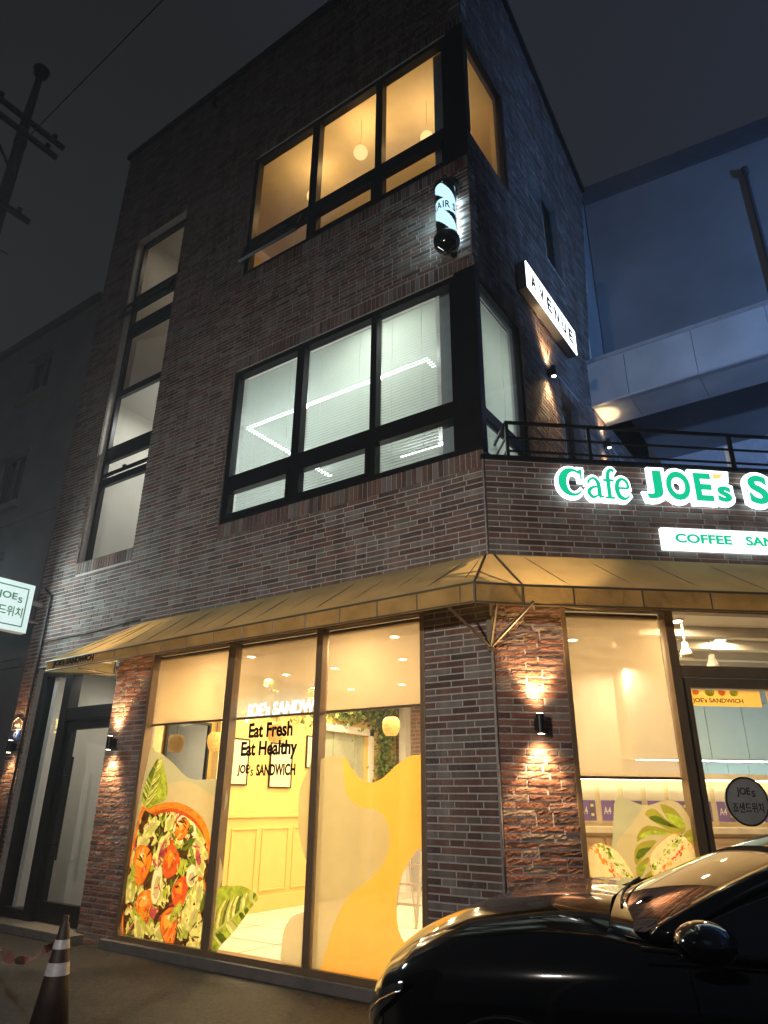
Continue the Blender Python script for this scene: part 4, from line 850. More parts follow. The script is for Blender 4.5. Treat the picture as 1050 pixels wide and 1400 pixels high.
GLY = {'C': [(arc(.5, .5, .37, .42, 48, 318, 12), [.07, .08, .12, .19, .25, .28, .28, .26, .2, .13, .09, .07, .05]), ([(.80, .60), (.80, .96)], [.05, .07]), ([(.80, .84), (.70, .90)], [.12, .08])],
       'a': [([(.62, .06), (.62, .30), (.60, .52), (.42, .68), (.20, .60), (.16, .50)], [.18, .18, .17, .08, .09, .14]), ([(.58, .40), (.34, .36), (.15, .22), (.26, .05), (.46, .06), (.60, .16)], [.06, .09, .17, .12, .07, .05]), ([(.58, .05), (.82, .06)], [.10, .04])],
       'f': [([(.30, .02), (.30, .72), (.36, .92), (.52, 1.0), (.62, .93)], [.19, .19, .16, .09, .13]), ([(.06, .63), (.58, .63)], [.08, .08]), ([(.08, .03), (.54, .03)], [.07, .07])],
       'e': [([(.14, .38), (.66, .38)], [.07, .08]), ([(.66, .38), (.60, .60), (.40, .69), (.20, .58), (.13, .34), (.22, .10), (.46, .02), (.70, .15)], [.10, .12, .09, .17, .20, .18, .09, .04])]}
t = thing('letter_sign', 'glowing green serif word Cafe with white outline on the brick parapet', 'sign', FC.p(.75, 4.45, .02))
spots_ = [('C', .75, .335), ('a', 1.02, .33), ('f', 1.19, .36), ('e', 1.30, .33)]
u = .755; H_ = .31
q = MB(); SX = .265
place = [('C', .755, (.30, .33)), ('a', 1.03, (.235, .33)), ('f', 1.215, (.22, .33)), ('e', 1.335, (.235, .33))]
dd = 0
for ch, u0, S in place:
    for st in GLY[ch]: dd += .0004; stroke(q, st[0], st[1], u0, 4.475, S, .05, .095, 0, d=.03 + dd)
q.build('white_halo', WG, t)
for ch, u0, S in place:
    q = MB(); dd = 0
    for st in GLY[ch]: dd += .0004; stroke(q, st[0], st[1], u0, 4.475, S, .092, 0, 0, d=.006 + dd)
    q.build('letter', GG, t)
q = MB(); q.box(FC, .78, 1.5, 4.55, 4.57, .005, .05); q.box(FC, .78, 1.5, 4.66, 4.68, .005, .05); q.build('mounting_rail', BLK, t)
t = thing('letter_sign', 'big glowing green shop name with white outline, right of the word Cafe', 'sign', FC.p(2.2, 4.45, .02))
rows_ = [('J', 1.68, 1.86, 4.50, 4.82), ('O', 1.90, 2.16, 4.495, 4.825), ('E', 2.21, 2.40, 4.50, 4.82), ('s', 2.45, 2.60, 4.50, 4.68), ('S', 2.80, 3.02, 4.495, 4.825), ('A', 3.06, 3.33, 4.50, 4.82), ('N', 3.38, 3.62, 4.50, 4.82), ('D', 3.68, 3.92, 4.50, 4.82), ('W', 3.96, 4.34, 4.50, 4.82), ('I', 4.39, 4.44, 4.50, 4.82), ('C', 4.50, 4.73, 4.495, 4.825), ('H', 4.79, 5.02, 4.50, 4.82)]
for i, (ch, a, b, c, d) in enumerate(rows_):
    g_ = .045
    o_ = text(ch, FC, a - g_, b + g_, c - g_, d + g_, .05 + i * .0003, WG, 'white_halo', t, .035, .14)
    text(ch, FC, a, b, c, d, .096, GG, 'letter', t, .006, .035)
q = MB(); q.prism(FC, [(2.43, 4.76), (2.50, 4.77), (2.55, 4.82), (2.44, 4.82)], .09, .10); q.build('apostrophe', glow('sign_yellow', (1, .75, .2), 1.1), t)
q = MB(); q.prism(FC, [(2.36, 4.72), (2.60, 4.73), (2.62, 4.86), (2.40, 4.865)], .05, .084); q.build('white_halo', WG, t)
q = MB(); q.box(FC, 1.7, 5.0, 4.55, 4.57, .005, .05); q.box(FC, 1.7, 5.0, 4.70, 4.72, .005, .05); q.build('mounting_rail', BLK, t)
t = thing('banner_sign', 'long white lit strip sign reading coffee and sandwich below the shop name', 'sign', FC.p(3, 3.95, .02))
q = MB(); q.box(FC, 1.785, 4.9, 3.965, 4.20, .01, .07); q.build('light_box', glow('banner_white', (.86, .97, 1), 1.9), t, bevel=.01)
text('COFFEE', FC, 1.92, 2.52, 4.035, 4.135, .072, GG, 'lettering', t, .003, .035); text('SANDWICH', FC, 2.67, 3.55, 4.035, 4.135, .072, GG, 'lettering', t, .003, .035); text('JUICE', FC, 3.9, 4.4, 4.035, 4.135, .072, GG, 'lettering', t, .003, .01) if False else None
# AVENUE box
t = thing('light_box_sign', 'slim white light box reading AVENUE high on the side wall', 'sign', (0, 2.2, 8.2))
q = MB(); q.box(FB, 1.30, 3.20, 8.02, 8.48, .03, .15); q.build('housing', BLK, t, bevel=.004)
q = MB(); q.box(FB, 1.31, 3.19, 8.03, 8.47, .15, .165); q.build('lit_face', glow('avenue_white', (.85, .95, 1), 3.0), t)
for i, ch in enumerate('AVENUE'): text(ch, FB, 1.44 + i * .285, 1.62 + i * .285, 8.13, 8.37, .166, PRT, 'letter', t, .003, .03)
q = MB()
for y in (1.6, 2.9): q.box(FB, y, y + .05, 8.2, 8.24, 0, .05)
q.build('bracket', BLK, t)
# projecting sign on the left
FS = Fr((-7.95, 0, 0), (0, 1, 0), (1, 0, 0))
t = thing('projecting_sign', 'white lit box sign with green border and Korean words projecting from the left corner', 'sign', (-8, -.1, 4.3))
q = MB(); q.box(FS, -1.75, -.20, 3.98, 4.76, -.16, -.004); q.build('light_box', pbr('box_side', (.6, .6, .6), .5, emit=(.8, .95, .9), es=.10), t, bevel=.004)
q = MB(); q.box(FS, -1.745, -.205, 3.985, 4.755, -.003, .004); q.build('lit_face', glow('box_face', (.78, .97, .93), .95), t)
GD = pbr('green_vinyl', (.03, .16, .06), .5, var=0, emit=(.03, .22, .08), es=.5)
q = MB(); frame_mb(FS, -1.66, -.29, 4.06, 4.68, .018, .005, .008, q); q.build('border', GD, t)
text("JOE", FS, -.76, -.46, 4.43, 4.57, .006, GD, 'lettering', t, .003, .02); text("s", FS, -.44, -.37, 4.43, 4.52, .006, GD, 'lettering', t, .003, .01)
text('죠샌드위치', FS, -.98, -.33, 4.20, 4.36, .006, GD, 'lettering', t, .003, .015)
q = MB(); q.tube([(-8.03, -.20, 4.50), (-8.03, -.0, 4.50)], .045, 10); q.tube([(-8.03, -.20, 4.20), (-8.03, -.0, 4.20)], .02, 8); q.build('bracket', GREYC, t)
area('lamp', (-7.90, -.95, 4.37), (1.2, .6), 70, (.80, .96, .95), rot=(math.pi / 2 * 0, math.radians(-90), 0), parent=t)
# number plate
t = thing('number_plate', 'small blue house number plate reading 47 with a house shaped top', 'sign', FA.p(-7.98, 2.4, 0))
NB = pbr('plate_blue', (.02, .07, .30), .4, var=.05)
q = MB(); q.box(FA, -8.11, -7.87, 2.40, 2.545, .006, .014); q.build('plate', NB, t)
q = MB(); q.prism(FA, [(-8.13, 2.555), (-7.85, 2.555), (-7.85, 2.66), (-7.99, 2.73), (-8.13, 2.66)], .006, .012); q.build('roof_plate', pbr('plate_brown', (.10, .06, .04), .4), t)
q = MB()
for a, b in (((-8.13, 2.66), (-7.99, 2.73)), ((-7.99, 2.73), (-7.85, 2.66)), ((-8.13, 2.55), (-8.13, 2.66)), ((-7.85, 2.55), (-7.85, 2.66)), ((-8.13, 2.55), (-7.85, 2.55))): q.tube([FA.p(*a, .014), FA.p(*b, .014)], .004, 5)
q.build('outline', WHITE, t)
text('47', FA, -8.06, -7.92, 2.43, 2.52, .0145, WHITE, 'number', t, .002, .02); text('상대로', FA, -8.07, -7.91, 2.585, 2.635, .0125, WHITE, 'lettering', t, .002, .0)
# ------------------------------------------------------------------ wall lamps
LGL = glow('lamp_lens', (1, .85, .6), 30)
def wall_lamp(F, u, z, lb, e=85, big=1.0, h=.17, up=True):
    t = thing('wall_lamp', lb, 'wall lamp', F.p(u, z, 0), 'black cylinder up and down wall lamps')
    w = .095; c = F.p(u, z, w)
    q = MB(); q.lathe(c - Vector((0, 0, h / 2)), [(.030, .004), (.034, 0), (.036, 0), (.036, h), (.034, h), (.030, h - .004)], 20); q.build('housing', BLACK, t, smooth=False)
    q = MB(); q.box(F, u - .03, u + .03, z - .05, z + .05, .008, w - .03); q.build('bracket', BLACK, t)
    for s in (-1, 1):
        q = MB(); q.lathe(c + Vector((0, 0, s * (h / 2 + .001))), [(.028, 0), (.028, .002)], 16); q.build('lens', LGL, t)
        tgt = c + Vector((0, 0, s * 1)) - F.n * .06
        spot('lamp', tuple(c + Vector((0, 0, s * (h / 2 + .012)))), tuple(tgt), e, (1, .66, .32), 74, .5, .02, t)
        spot('lamp', tuple(c + Vector((0, 0, s * (h / 2 + .012)))), tuple(tgt), e * .25, (1, .66, .32), 125, 1.0, .02, t)
wall_lamp(FA, -5.50, 2.27, 'lit black cylinder wall lamp on the brick pillar right of the entrance door', 110)
wall_lamp(FA, -7.93, 2.30, 'lit wall lamp under the blue number plate at the far left', 32)
wall_lamp(FC, .375, 2.25, 'lit black cylinder wall lamp on the corner pillar above the car bonnet', 140)
wall_lamp(FB, 2.20, 7.20, 'lit black wall lamp on the side wall under the AVENUE sign', 110)
wall_lamp(FB, 4.60, 7.14, 'lit black wall lamp behind the terrace railing', 40)
# ------------------------------------------------------------------ barber pole
bx, by = -.235, -.20; t = thing('barber_pole', 'lit black and white striped barber pole by the upper corner', 'barber pole', (bx, by, 7.6)); Rr = .125
zb, zt = 7.86, 8.66
q = MB(); n = 72; nz = 90; zs = [zb + (zt - zb) * i / nz for i in range(nz + 1)]
for r_ in zs:
    for k in range(n): a = 2 * math.pi * k / n; q.v.append((bx + Rr * math.cos(a), by + Rr * math.sin(a), r_))
zm = (zb + zt) / 2
for i in range(nz):
    for k in range(n):
        a = 2 * math.pi * (k + .5) / n; z = (zs[i] + zs[i + 1]) / 2; band = abs(z - zm - .025 * math.cos(a + math.pi / 2)) < .098
        ph = ((a / (2 * math.pi) * 2) + (z - zb) / .42 + .15) % 1.0
        q.f.append((i * n + k, i * n + (k + 1) % n, (i + 1) * n + (k + 1) % n, (i + 1) * n + k)); q.m.append(0 if band or ph < .54 else 1)
q.build('striped_cylinder', [glow('barber_white', (.55, .88, 1), 1.35), pbr('barber_black', (.01, .012, .013), .3, var=0)], t, smooth=True)
q = MB(); q.lathe((bx, by, zb), [(Rr + .012, 0), (Rr + .012, .8)], 28); q.f = [f_ for f_ in q.f if len(f_) == 4]; q.m = [0] * len(q.f); q.build('glass_cover', glassm('barber_glass', (1, 1, 1), 1.0), t, smooth=True)
GLB_ = pbr('gloss_black', (.008, .008, .009), .12, coat=1)
q = MB(); q.lathe((bx, by, zt), [(Rr + .02, -.02), (Rr + .02, .03), (.11, .09), (.06, .12), (.04, .14), (.03, .16), (.04, .19), (.02, .22), (.001, .225)], 28); q.build('top_cap', GLB_, t, smooth=True)
q = MB(); q.lathe((bx, by, zb), [(Rr + .02, .02), (.155, -.01), (.162, -.05), (.15, -.12), (.11, -.17), (.05, -.20), (.03, -.23), (.001, -.235)], 28); q.build('bottom_cap', GLB_, t, smooth=True)
q = MB(); q.box(FA, bx - .03, bx + .03, 7.72, 7.80, 0, .08); q.box(FA, bx - .03, bx + .03, 8.68, 8.75, 0, .10); q.build('bracket', BLACK, t)
def wrap(u, z, d): a = -math.pi / 2 + u / Rr + .54; return Vector((bx + (Rr + d) * math.cos(a), by + (Rr + d) * math.sin(a), z + .05 * math.cos(a + math.pi / 2) * .5 - .0))
for ch, u0, wd_ in (('H', -.20, .055), ('A', -.125, .07), ('I', -.04, .014), ('R', -.010, .058), ('S', .085, .05)): text(ch, FA, u0, u0 + wd_, zm - .055, zm + .055, .001, PRT, 'letter', t, .002, .012, warp=wrap)
area('lamp', (bx, by + .155, 8.26), (.2, .7), 6, (.6, .88, 1), rot=(math.radians(90), 0, 0), parent=t)
area('lamp', (bx - .15, by - .0, 8.26), (.7, .1), 4, (.6, .88, 1), rot=(0, math.radians(90), 0), parent=t)
# ------------------------------------------------------------------ terrace railing
rl = thing('terrace_railing', 'black metal railing of three bars along the terrace parapet', 'railing', FC.p(.3, 4.95, 0))
for z, r_ in ((5.43, .015), (5.25, .010), (5.085, .010)):
    q = MB(); q.box(FC, .29, 6.1, z - r_, z + r_, -.14, -.14 + 2 * r_); q.box(Fr(tuple(FC.p(.29, 0, -.12)), (-s40, c40, 0), (c40, s40, 0)), .02, 1.4, z - r_, z + r_, 0, 2 * r_); q.build('bar', BLACK, rl)
for u in (.29, 1.2, 2.83, 4.5, 6.08): q = MB(); q.box(FC, u, u + .035, 4.94, 5.43, -.142, -.107); q.build('post', BLACK, rl)
t = thing('bright_strip', 'short pale glint of a railing post at the right, made as a faintly glowing strip', 'post', FC.p(2.9, 4.8, -.3))
q = MB(); q.box(FC, 2.93, 2.99, 4.80, 5.40, -.36, -.32); q.build('strip', pbr('post_glint', (.6, .6, .6), .5, emit=(.5, .55, .65), es=.25), t)  # glint on a post, put in as a weakly glowing pale strip
# canopy beam over the terrace, and the block behind
t = thing('canopy_beam', 'wide pale panelled beam spanning the terrace from the brick side wall', 'beam', (0, 4.2, 7.66))
PANEL = pbr('panel_grey', (.36, .38, .40), .6, var=.22, vs=1.1, bump=.002, bs=6)
q = MB(); x = .0
for k in range(9):
    x1 = x + (1.05 if k else .62); q.box(FW, x + .004, x1 - .004, 7.70, 8.50, 4.20, 4.24); q.box(FW, x + .004, x1 - .004, 7.68, 7.70, 4.23, 5.0); x = x1
q.build('panel', PANEL, t)
q = MB(); q.box(FW, 0, 9.0, 7.705, 8.5, 4.245, 5.0); q.build('core', pbr('core_grey', (.12, .12, .13), .8), t)
q = MB(); q.box(FW, 0, 9.0, 7.655, 7.68, 4.17, 4.235); q.box(FW, 0.0, 9.0, 8.50, 8.56, 4.16, 5.0); q.build('trim', pbr('trim_light', (.45, .47, .5), .4, .5), t)
t = thing('rear_block', 'plain grey rendered block rising behind the terrace', 'building', (4, 5.5, 8.6))
RB = pbr('grey_render', (.19, .195, .21), .9, var=.3, vs=.5, bump=.003, bs=25)
q = MB(); q.hexa([(-.0, 5.5, 8.7), (14, 5.5, 8.7), (14, 5.5, 12.2), (-.0, 5.5, 13.62), (0, 12, 8.7), (14, 12, 8.7), (14, 12, 12.2), (0, 12, 13.62)]); q.hexa([(-.25, 4.0, 8.3), (-.02, 4.0, 8.3), (-.02, 5.1, 13.4), (-.25, 5.1, 13.4), (-.25, 5.52, 8.3), (-.02, 5.52, 8.3), (-.02, 5.52, 13.62), (-.25, 5.52, 13.62)]); q.build('wall', RB, t)
q = MB(); q.hexa([(-.0, 5.40, 13.24), (14, 5.40, 11.85), (14, 5.40, 12.22), (-.0, 5.40, 13.64), (0, 5.5, 13.24), (14, 5.5, 11.85), (14, 5.5, 12.22), (0, 5.5, 13.64)]); q.build('coping', pbr('dark_coping', (.07, .075, .085), .7), t)
q = MB(); q.box(FW, .9, 1.7, 8.62, 8.9, 5.3, 5.5); q.build('duct', DARKM, t)
q = MB(); q.tube([(2.93, 5.45, 12.3), (2.93, 5.45, 8.6)], .03, 8); q.lathe((2.93, 5.42, 12.3), [(.05, -.1), (.06, 0), (.06, .06)], 10); q.build('drain_pipe', pbr('pipe_dark', (.05, .05, .055), .5), t)
t = thing('terrace_back_wall', 'dark wall with a sloping soffit at the back of the terrace', 'wall', (5, 9, 4.7))
q = MB(); q.box(FW, 0.02, 14, 4.72, 8.7, 9.0, 9.2); q.build('wall', pbr('back_dark', (.40, .42, .46), .9), t)
q = MB(); q.box(FW, 2.2, 14, 6.9, 7.05, 6.2, 8.9); q.build('soffit', pbr('soffit', (.45, .46, .5), .8), t)
q = MB(); q.box(FW, 1.0, 6.2, 6.35, 6.45, 7.0, 7.1); q.box(FW, .92, 1.0, 4.75, 6.45, 7.0, 7.1); q.build('pergola_beam', pbr('pergola_wood', (.35, .2, .1), .6), t)

# ------------------------------------------------------------------ pipes on the facade
t = thing('drain_conduit', 'thin dark conduit pipe running down the left edge of the facade', 'pipe', (-7.72, 0, 0))
q = MB(); q.tube([(-7.76, -.03, .1), (-7.74, -.03, 4.6), (-7.95, -.03, 4.75)], .018, 8); q.build('pipe', BLACK, t); q = MB()
for z in (1, 2.2, 3.4, 4.4): q.box(FA, -7.79, -7.71, z, z + .03, 0, .03)
q.build('clip', BLACK, t)
t = thing('cable', 'thin black cable sagging across the bricks above the awning end', 'cable', (-6.5, 0, 3.9))
q = MB(); q.tube([(-7.74 + i * .24, -.02, 3.83 + .03 * math.sin(i * .9) * .3 + i * .006) for i in range(11)], .008, 5); q.build('wire', BLACK, t)
t = thing('vent_pipe', 'small pipe stub near the roof edge of the dark facade', 'vent', (-5.29, 0, 14.1))
q = MB(); q.tube([(-5.35, 0, 14.16), (-5.35, -.12, 14.16), (-5.2, -.16, 14.14)], .03, 8); q.build('pipe', BLACK, t)

# ================================================================== NEIGHBOURS, STREET
DG_ = pbr('dark_stucco', (.17, .17, .175), .9, var=.15, vs=1.5, bump=.004, bs=40)
t = thing('stucco_house', 'unlit grey stucco apartment house with sills and a cornice at the far left', 'building', (-12, .6, 0))
q = MB(); FN = Fr((0, .6, 0), (1, 0, 0), (0, -1, 0))
wn = [(-11.75, -10.85, 9.95, 11.0), (-12.0, -10.95, 7.25, 8.45), (-12.2, -11.05, 4.7, 6.0), (-14.9, -13.8, 9.95, 11.0), (-14.9, -13.8, 7.25, 8.45)]
us = sorted({-17, -9.33} | {x for w_ in wn for x in w_[:2]}); zs_ = sorted({0, 11.7} | {x for w_ in wn for x in w_[2:]})
for a, b in zip(us, us[1:]):
    for c, d in zip(zs_, zs_[1:]):
        if not any(w_[0] <= (a + b) / 2 <= w_[1] and w_[2] <= (c + d) / 2 <= w_[3] for w_ in wn): q.box(FN, a, b, c, d, -.2, 0)
q.box(FW, -17, -9.33, 0, 11.7, .81, 9); q.build('wall', DG_, t)
q = MB(); q.box(FN, -17.1, -9.25, 11.7, 11.85, -8.5, .10); q.build('roof_edge', pbr('dark_edge', (.07, .07, .07), .8), t)
q = MB(); q.box(FN, -17, -9.30, 3.85, 3.95, 0, .10); q.box(FN, -17, -9.30, 3.72, 3.85, 0, .05); q.box(FN, -17, -9.32, 6.75, 6.82, 0, .03); q.build('cornice', DG_, t)
for a, b, c, d in wn:
    q = MB(); frame_mb(FN, a, b, c, d, .05, -.15, -.08, q); q.box(FN, (a + b) / 2 - .03, (a + b) / 2 + .03, c, d, -.15, -.08); o = q.build('window', pbr('old_frame', (.10, .10, .10), .6), t)
    q = MB(); q.box(FN, a + .02, b - .02, c + .02, d - .02, -.14, -.12); q.build('pane', pbr('dark_glass', (.015, .017, .02), .08), o)
    q = MB(); q.box(FN, a - .15, b + .15, c - .14, c, 0, .12); q.build('sill', DG_, t); q = MB(); q.box(FN, a - .12, b + .12, d, d + .12, 0, .07); q.build('window_head', DG_, t)
# utility pole
t = thing('utility_pole', 'dark concrete utility pole with crossarms and insulators at the upper left', 'pole', (-10.4, -1.4, 0))
PM = pbr('pole_concrete', (.03, .03, .03), .9)
q = MB(); q.tube([(-10.4, -1.4, 0), (-10.4, -1.4, 15.2)], [.16, .12], 14); q.build('pole', PM, t, smooth=True)
q = MB(); q.tube([(-10.4, -1.4, 15.2), (-10.4, -1.42, 15.9), (-10.4, -1.40, 17.5)], [.14, .10, .07], 10); q.lathe((-10.4, -1.4, 17.45), [(.07, 0), (.16, .06), (.13, .16), (.19, .22), (.12, .3), (.001, .34)], 10); q.build('pole_top', PM, t, smooth=True)
for z, a, b, dx in ((15.75, -3.0, -.55, .12), (15.35, -3.1, -.65, .12), (13.2, -3.0, -.85, .12)):
    q = MB(); q.box(FW, -10.4 + dx, -10.4 + dx + .1, z, z + .1, a, b); q.build('crossarm', PM, t)
    for y in (a + .2, (a + b) / 2 - .3, b - .25):
        q = MB(); q.lathe((-10.4 + dx + .05, y, z + .1), [(.02, 0), (.02, .05), (.06, .07), (.03, .11), (.06, .13), (.03, .17), (.001, .19)], 8); q.build('insulator', PM, t)
for za, yb in ((14.2, -2.3), (12.2, -2.2)): q = MB(); q.tube([(-10.3, -1.4, za), (-10.3, yb, za + 1.1)], .035, 6); q.build('brace', PM, t)
q = MB()
for i in range(6): z = 10.5 + i * .6; q.tube([(-10.4, -1.4 + (.1 if i % 2 else -.1), z), (-10.4, -1.4 + (.38 if i % 2 else -.38), z)], .014, 5)
q.build('climbing_rung', PM, t)
t = thing('overhead_wire', 'thin black wire running up from the utility pole across the sky', 'wire', (-10.3, -1.4, 15.4))
q = MB(); a = Vector((-10.27, -1.3, 15.5)); b = Vector((6.0, -1.9, 15.9)); q.tube([a.lerp(b, s / 12) - Vector((0, 0, .12 * math.sin(math.pi * s / 12))) for s in range(13)], .011, 5); q.build('wire', BLACK, t)

for k, (z0, y0, z1) in enumerate(((15.5, -2.7, 17.2), (13.3, -2.4, 14.6))):
    t = thing('overhead_wire', ('upper' if k == 0 else 'lower') + ' thin wire leaving the utility pole crossarm to the left', 'wire', (-10.3, y0, z0))
    q = MB(); a = Vector((-10.27, y0, z0)); b = Vector((-16.0, -9.0, z1)); q.tube([a.lerp(b, s / 10) - Vector((0, 0, .3 * math.sin(math.pi * s / 10))) for s in range(11)], .011, 5); q.build('wire', BLACK, t)
# traffic cone and tape
t = thing('traffic_cone', 'dark traffic cone with two silver reflective bands on the asphalt by the step', 'traffic cone', (-3.62, -1.38, 0))
cx, cy_ = CONE = (-2.24, -2.48)
t.location = (cx, cy_, 0)
q = MB(); q.box(Fr((cx, cy_, 0), (1, 0, 0), (0, 1, 0)), -.19, .19, 0, .035, -.19, .19); q.build('base', pbr('rubber', (.03, .012, .01), .8), t, bevel=.01)
HT = .78
def cr_(z): return .15 - (.15 - .03) * (z - .035) / (HT - .035)
q = MB(); q.lathe((cx, cy_, 0), [(cr_(.035), .035), (cr_(.4), .4), (cr_(HT), HT), (.02, HT + .01), (.02, HT + .05), (.001, HT + .05)], 28); q.build('cone_body', pbr('cone_unlit', (.022, .010, .008), .6, var=.3, vs=14), t, smooth=True)  # cone body coloured near black, its unlit look put into the colour
BAND = pbr('reflective', (.55, .56, .58), .35, .2, var=.15, vs=30)
for z0, z1 in ((.63, .685), (.475, .55)): q = MB(); q.lathe((cx, cy_, 0), [(cr_(z0) + .003, z0), (cr_(z1) + .003, z1)], 28); q.f = [f_ for f_ in q.f if len(f_) == 4]; q.m = [0] * len(q.f); q.build('reflective_band', BAND, t, smooth=True)
t = thing('barrier_tape', 'faded red and white barrier tape sagging from the cone towards the left', 'tape', (-4.2, -1.6, .3))
q = MB(); a = Vector((cx - .04, cy_, .66)); b = Vector((-5.2, -1.3, .22)); R = []
for i in range(29):
    s = i / 28; p = a.lerp(b, s) - Vector((0, 0, .17 * math.sin(math.pi * s))); tw = .03 * math.sin(i * .6); R.append([p + Vector((0, tw, 0)), p + Vector((.0, -tw + .012, .05 - .02 * math.sin(i * .9)))])
q.rings(R, 0, False, False); q.m = [(i // 4) % 2 for i in range(len(q.f))]; q.build('ribbon', [pbr('tape_red', (.22, .05, .03), .6), pbr('tape_white', (.28, .16, .12), .6)], t)

# kitchen and counter inside the corner shop
CAB = pbr('pale_blue_laminate', (.50, .66, .70), .35, var=.03)
t = thing('wall_cabinets', 'pale blue kitchen wall cabinets seen through the glass door', 'cabinet', FK.p(4, 2.15, 0))
q = MB(); q.box(FK, 2.6, 7.4, 2.16, 3.37, -.38, -.02); q.build('carcass', WHITE, t)
for i in range(9): q = MB(); u = 2.62 + i * .53; q.box(FK, u, u + .52, 2.17, 2.90, -.02, 0); q.build('door', CAB, t, bevel=.002); q = MB(); q.box(FK, u, u + .52, 2.91, 3.36, -.02, 0); q.build('door', CAB, t, bevel=.002)
q = MB(); q.box(FK, 2.7, 7.3, 2.145, 2.16, -.2, -.15); q.build('light_bar', glow('cabinet_light', (.75, 1, 1), 10), t)
q = MB()
for i in range(16):
    for k in range(3): q.box(FK, 2.6 + i * .3 + .003, 2.6 + i * .3 + .297, 1.45 + k * .23, 1.45 + k * .23 + .226, -.40, -.39)
q.build('wall_tile', pbr('tile', (.62, .74, .74), .15, var=.03), BL)
area('lamp', tuple(FK.p(4.2, 3.2, 1.2)), (2.4, .4), 22, (.80, .96, 1), rot=(0, 0, math.radians(40)), parent=t)
FS2 = Fr(tuple(FC.p(0, 0, -2.0)), (c40, s40, 0), (s40, -c40, 0))
t = thing('order_counter', 'pale wood counter with a lit menu shelf behind the corner window', 'counter', FS2.p(3, .1, 0))
WD = pbr('pale_wood', (.62, .44, .26), .5, var=.08, vs=5)
q = MB(); q.box(FS2, .55, 6.2, .1, 1.30, -.5, -.03); q.build('cabinet', WD, t)
for i in range(10): q = MB(); u = .58 + i * .56; frame_mb(FS2, u, u + .52, .2, 1.25, .05, -.03, -.012, q); q.build('cabinet_door', WD, t)
q = MB(); q.box(FS2, .5, 6.25, 1.30, 1.36, -.52, .03); q.build('worktop', pbr('worktop', (.72, .62, .46), .4), t)
q = MB(); q.box(FS2, .55, 6.2, 1.36, 1.90, -.30, -.27); q.box(FS2, .55, 6.2, 1.88, 1.94, -.27, .02); q.build('back_panel', pbr('panel_cream', (.78, .66, .44), .5), t)
q = MB(); q.box(FS2, .6, 6.1, 1.865, 1.878, -.20, -.16); q.build('light_bar', glow('shelf_light', (1, .80, .45), 16), t)
PUR = pbr('card_purple', (.20, .13, .42), .5, var=.03); CRD = pbr('card_paper', (.80, .74, .62), .5, var=.02)
for i in range(12):
    u = .92 + i * .285; t2 = thing('menu_card', 'cream and purple menu card reading A4 on the lit shelf behind the corner window', 'card', FS2.p(u, 1.4, -.2), 'A4 menu cards on the lit shelf')
    q = MB(); q.box(FS2, u, u + .23, 1.40, 1.80, -.265, -.255); q.build('card', CRD, t2); q = MB(); q.box(FS2, u + .008, u + .222, 1.42, 1.64, -.254, -.250); q.build('purple_block', PUR, t2)
    text('A4', FS2, u + .03, u + .12, 1.49, 1.57, -.249, WHITE, 'lettering', t2, .002, .01)
    q = MB(); q.box(FS2, u + .15, u + .205, 1.44, 1.62, -.249, -.247); q.build('photo', pbr('card_photo', (.15, .13, .12), .5), t2)
    q = MB(); q.box(FS2, u + .16, u + .195, 1.57, 1.60, -.2465, -.2455); q.box(FS2, u + .16, u + .195, 1.47, 1.50, -.2465, -.2455); q.box(FS2, u + .02, u + .10, 1.745, 1.755, -.254, -.252); q.box(FS2, u + .02, u + .17, 1.72, 1.725, -.254, -.252); q.build('print_line', WHITE if i % 2 else CRD, t2)
q = MB()
for w_ in (-.7, -1.3, -1.9, -2.5): q.box(FC, 1.78, 5.6, 3.27, 3.375, w_ - .12, w_)
q.build('ceiling_beam', CEIL, BL)
for u, w_, lb in ((2.16, -.50, 'white cone track light hanging behind the transom over the glass door'), (2.75, -1.05, 'smaller white track light further back behind the transom')):
    t = thing('track_light', lb, 'lamp', FC.p(u, 3.1, w_), 'track lights behind the transom'); c = FC.p(u, 2.99, w_)
    q = MB(); q.lathe(c, [(.075, 0), (.06, .05), (.03, .12), (.025, .16)], 18); q.build('lamp_shade', WHITE, t, smooth=True); q = MB(); q.lathe(c, [(.06, .006), (.06, .012)], 16); q.build('lens', DG, t)
    q = MB(); q.tube([c + Vector((0, 0, .15)), c + Vector((0, 0, .39))], .006, 5); q.build('cord', WHITE, t)
# stickers on the glass door
YB = sheet('banner_yellow', (.95, .60, .15), 0, .4)
t = thing('door_banner', 'small yellow shop name banner at the top of the glass door', 'sticker', FC.p(2.2, 2.46, -.08))
q = MB(); q.poly([FC.p(1.89, 2.46, -.085), FC.p(2.60, 2.46, -.085), FC.p(2.60, 2.61, -.085), FC.p(1.89, 2.61, -.085)]); q.build('film', YB, t)
text("JOE's SANDWICH", FC, 1.92, 2.42, 2.48, 2.535, -.084, PRT, 'lettering', t, .001, .02)
q = MB()
for k, (u, r_) in enumerate(((1.96, .035), (2.10, .05), (2.22, .04), (2.34, .045))): flat(q, FC, [(u + r_ * math.cos(a * .5), min(2.608, 2.585 + .7 * r_ * math.sin(a * .5))) for a in range(12)], -.083 + k * .0002, 6 if k % 2 else 4)
q.build('food_drawing', MATS, t)
t = thing('round_door_sign', 'round dark grey sign with shop name and Korean words on the glass door', 'sign', FC.p(2.25, 1.44, -.05))
q = MB(); q.lathe(FC.p(2.255, 1.635, -.055), [(.205, 0), (.205, .012)], 40, axis=tuple(FC.n)); q.build('disc', pbr('sign_grey', (.42, .42, .40), .4), t)
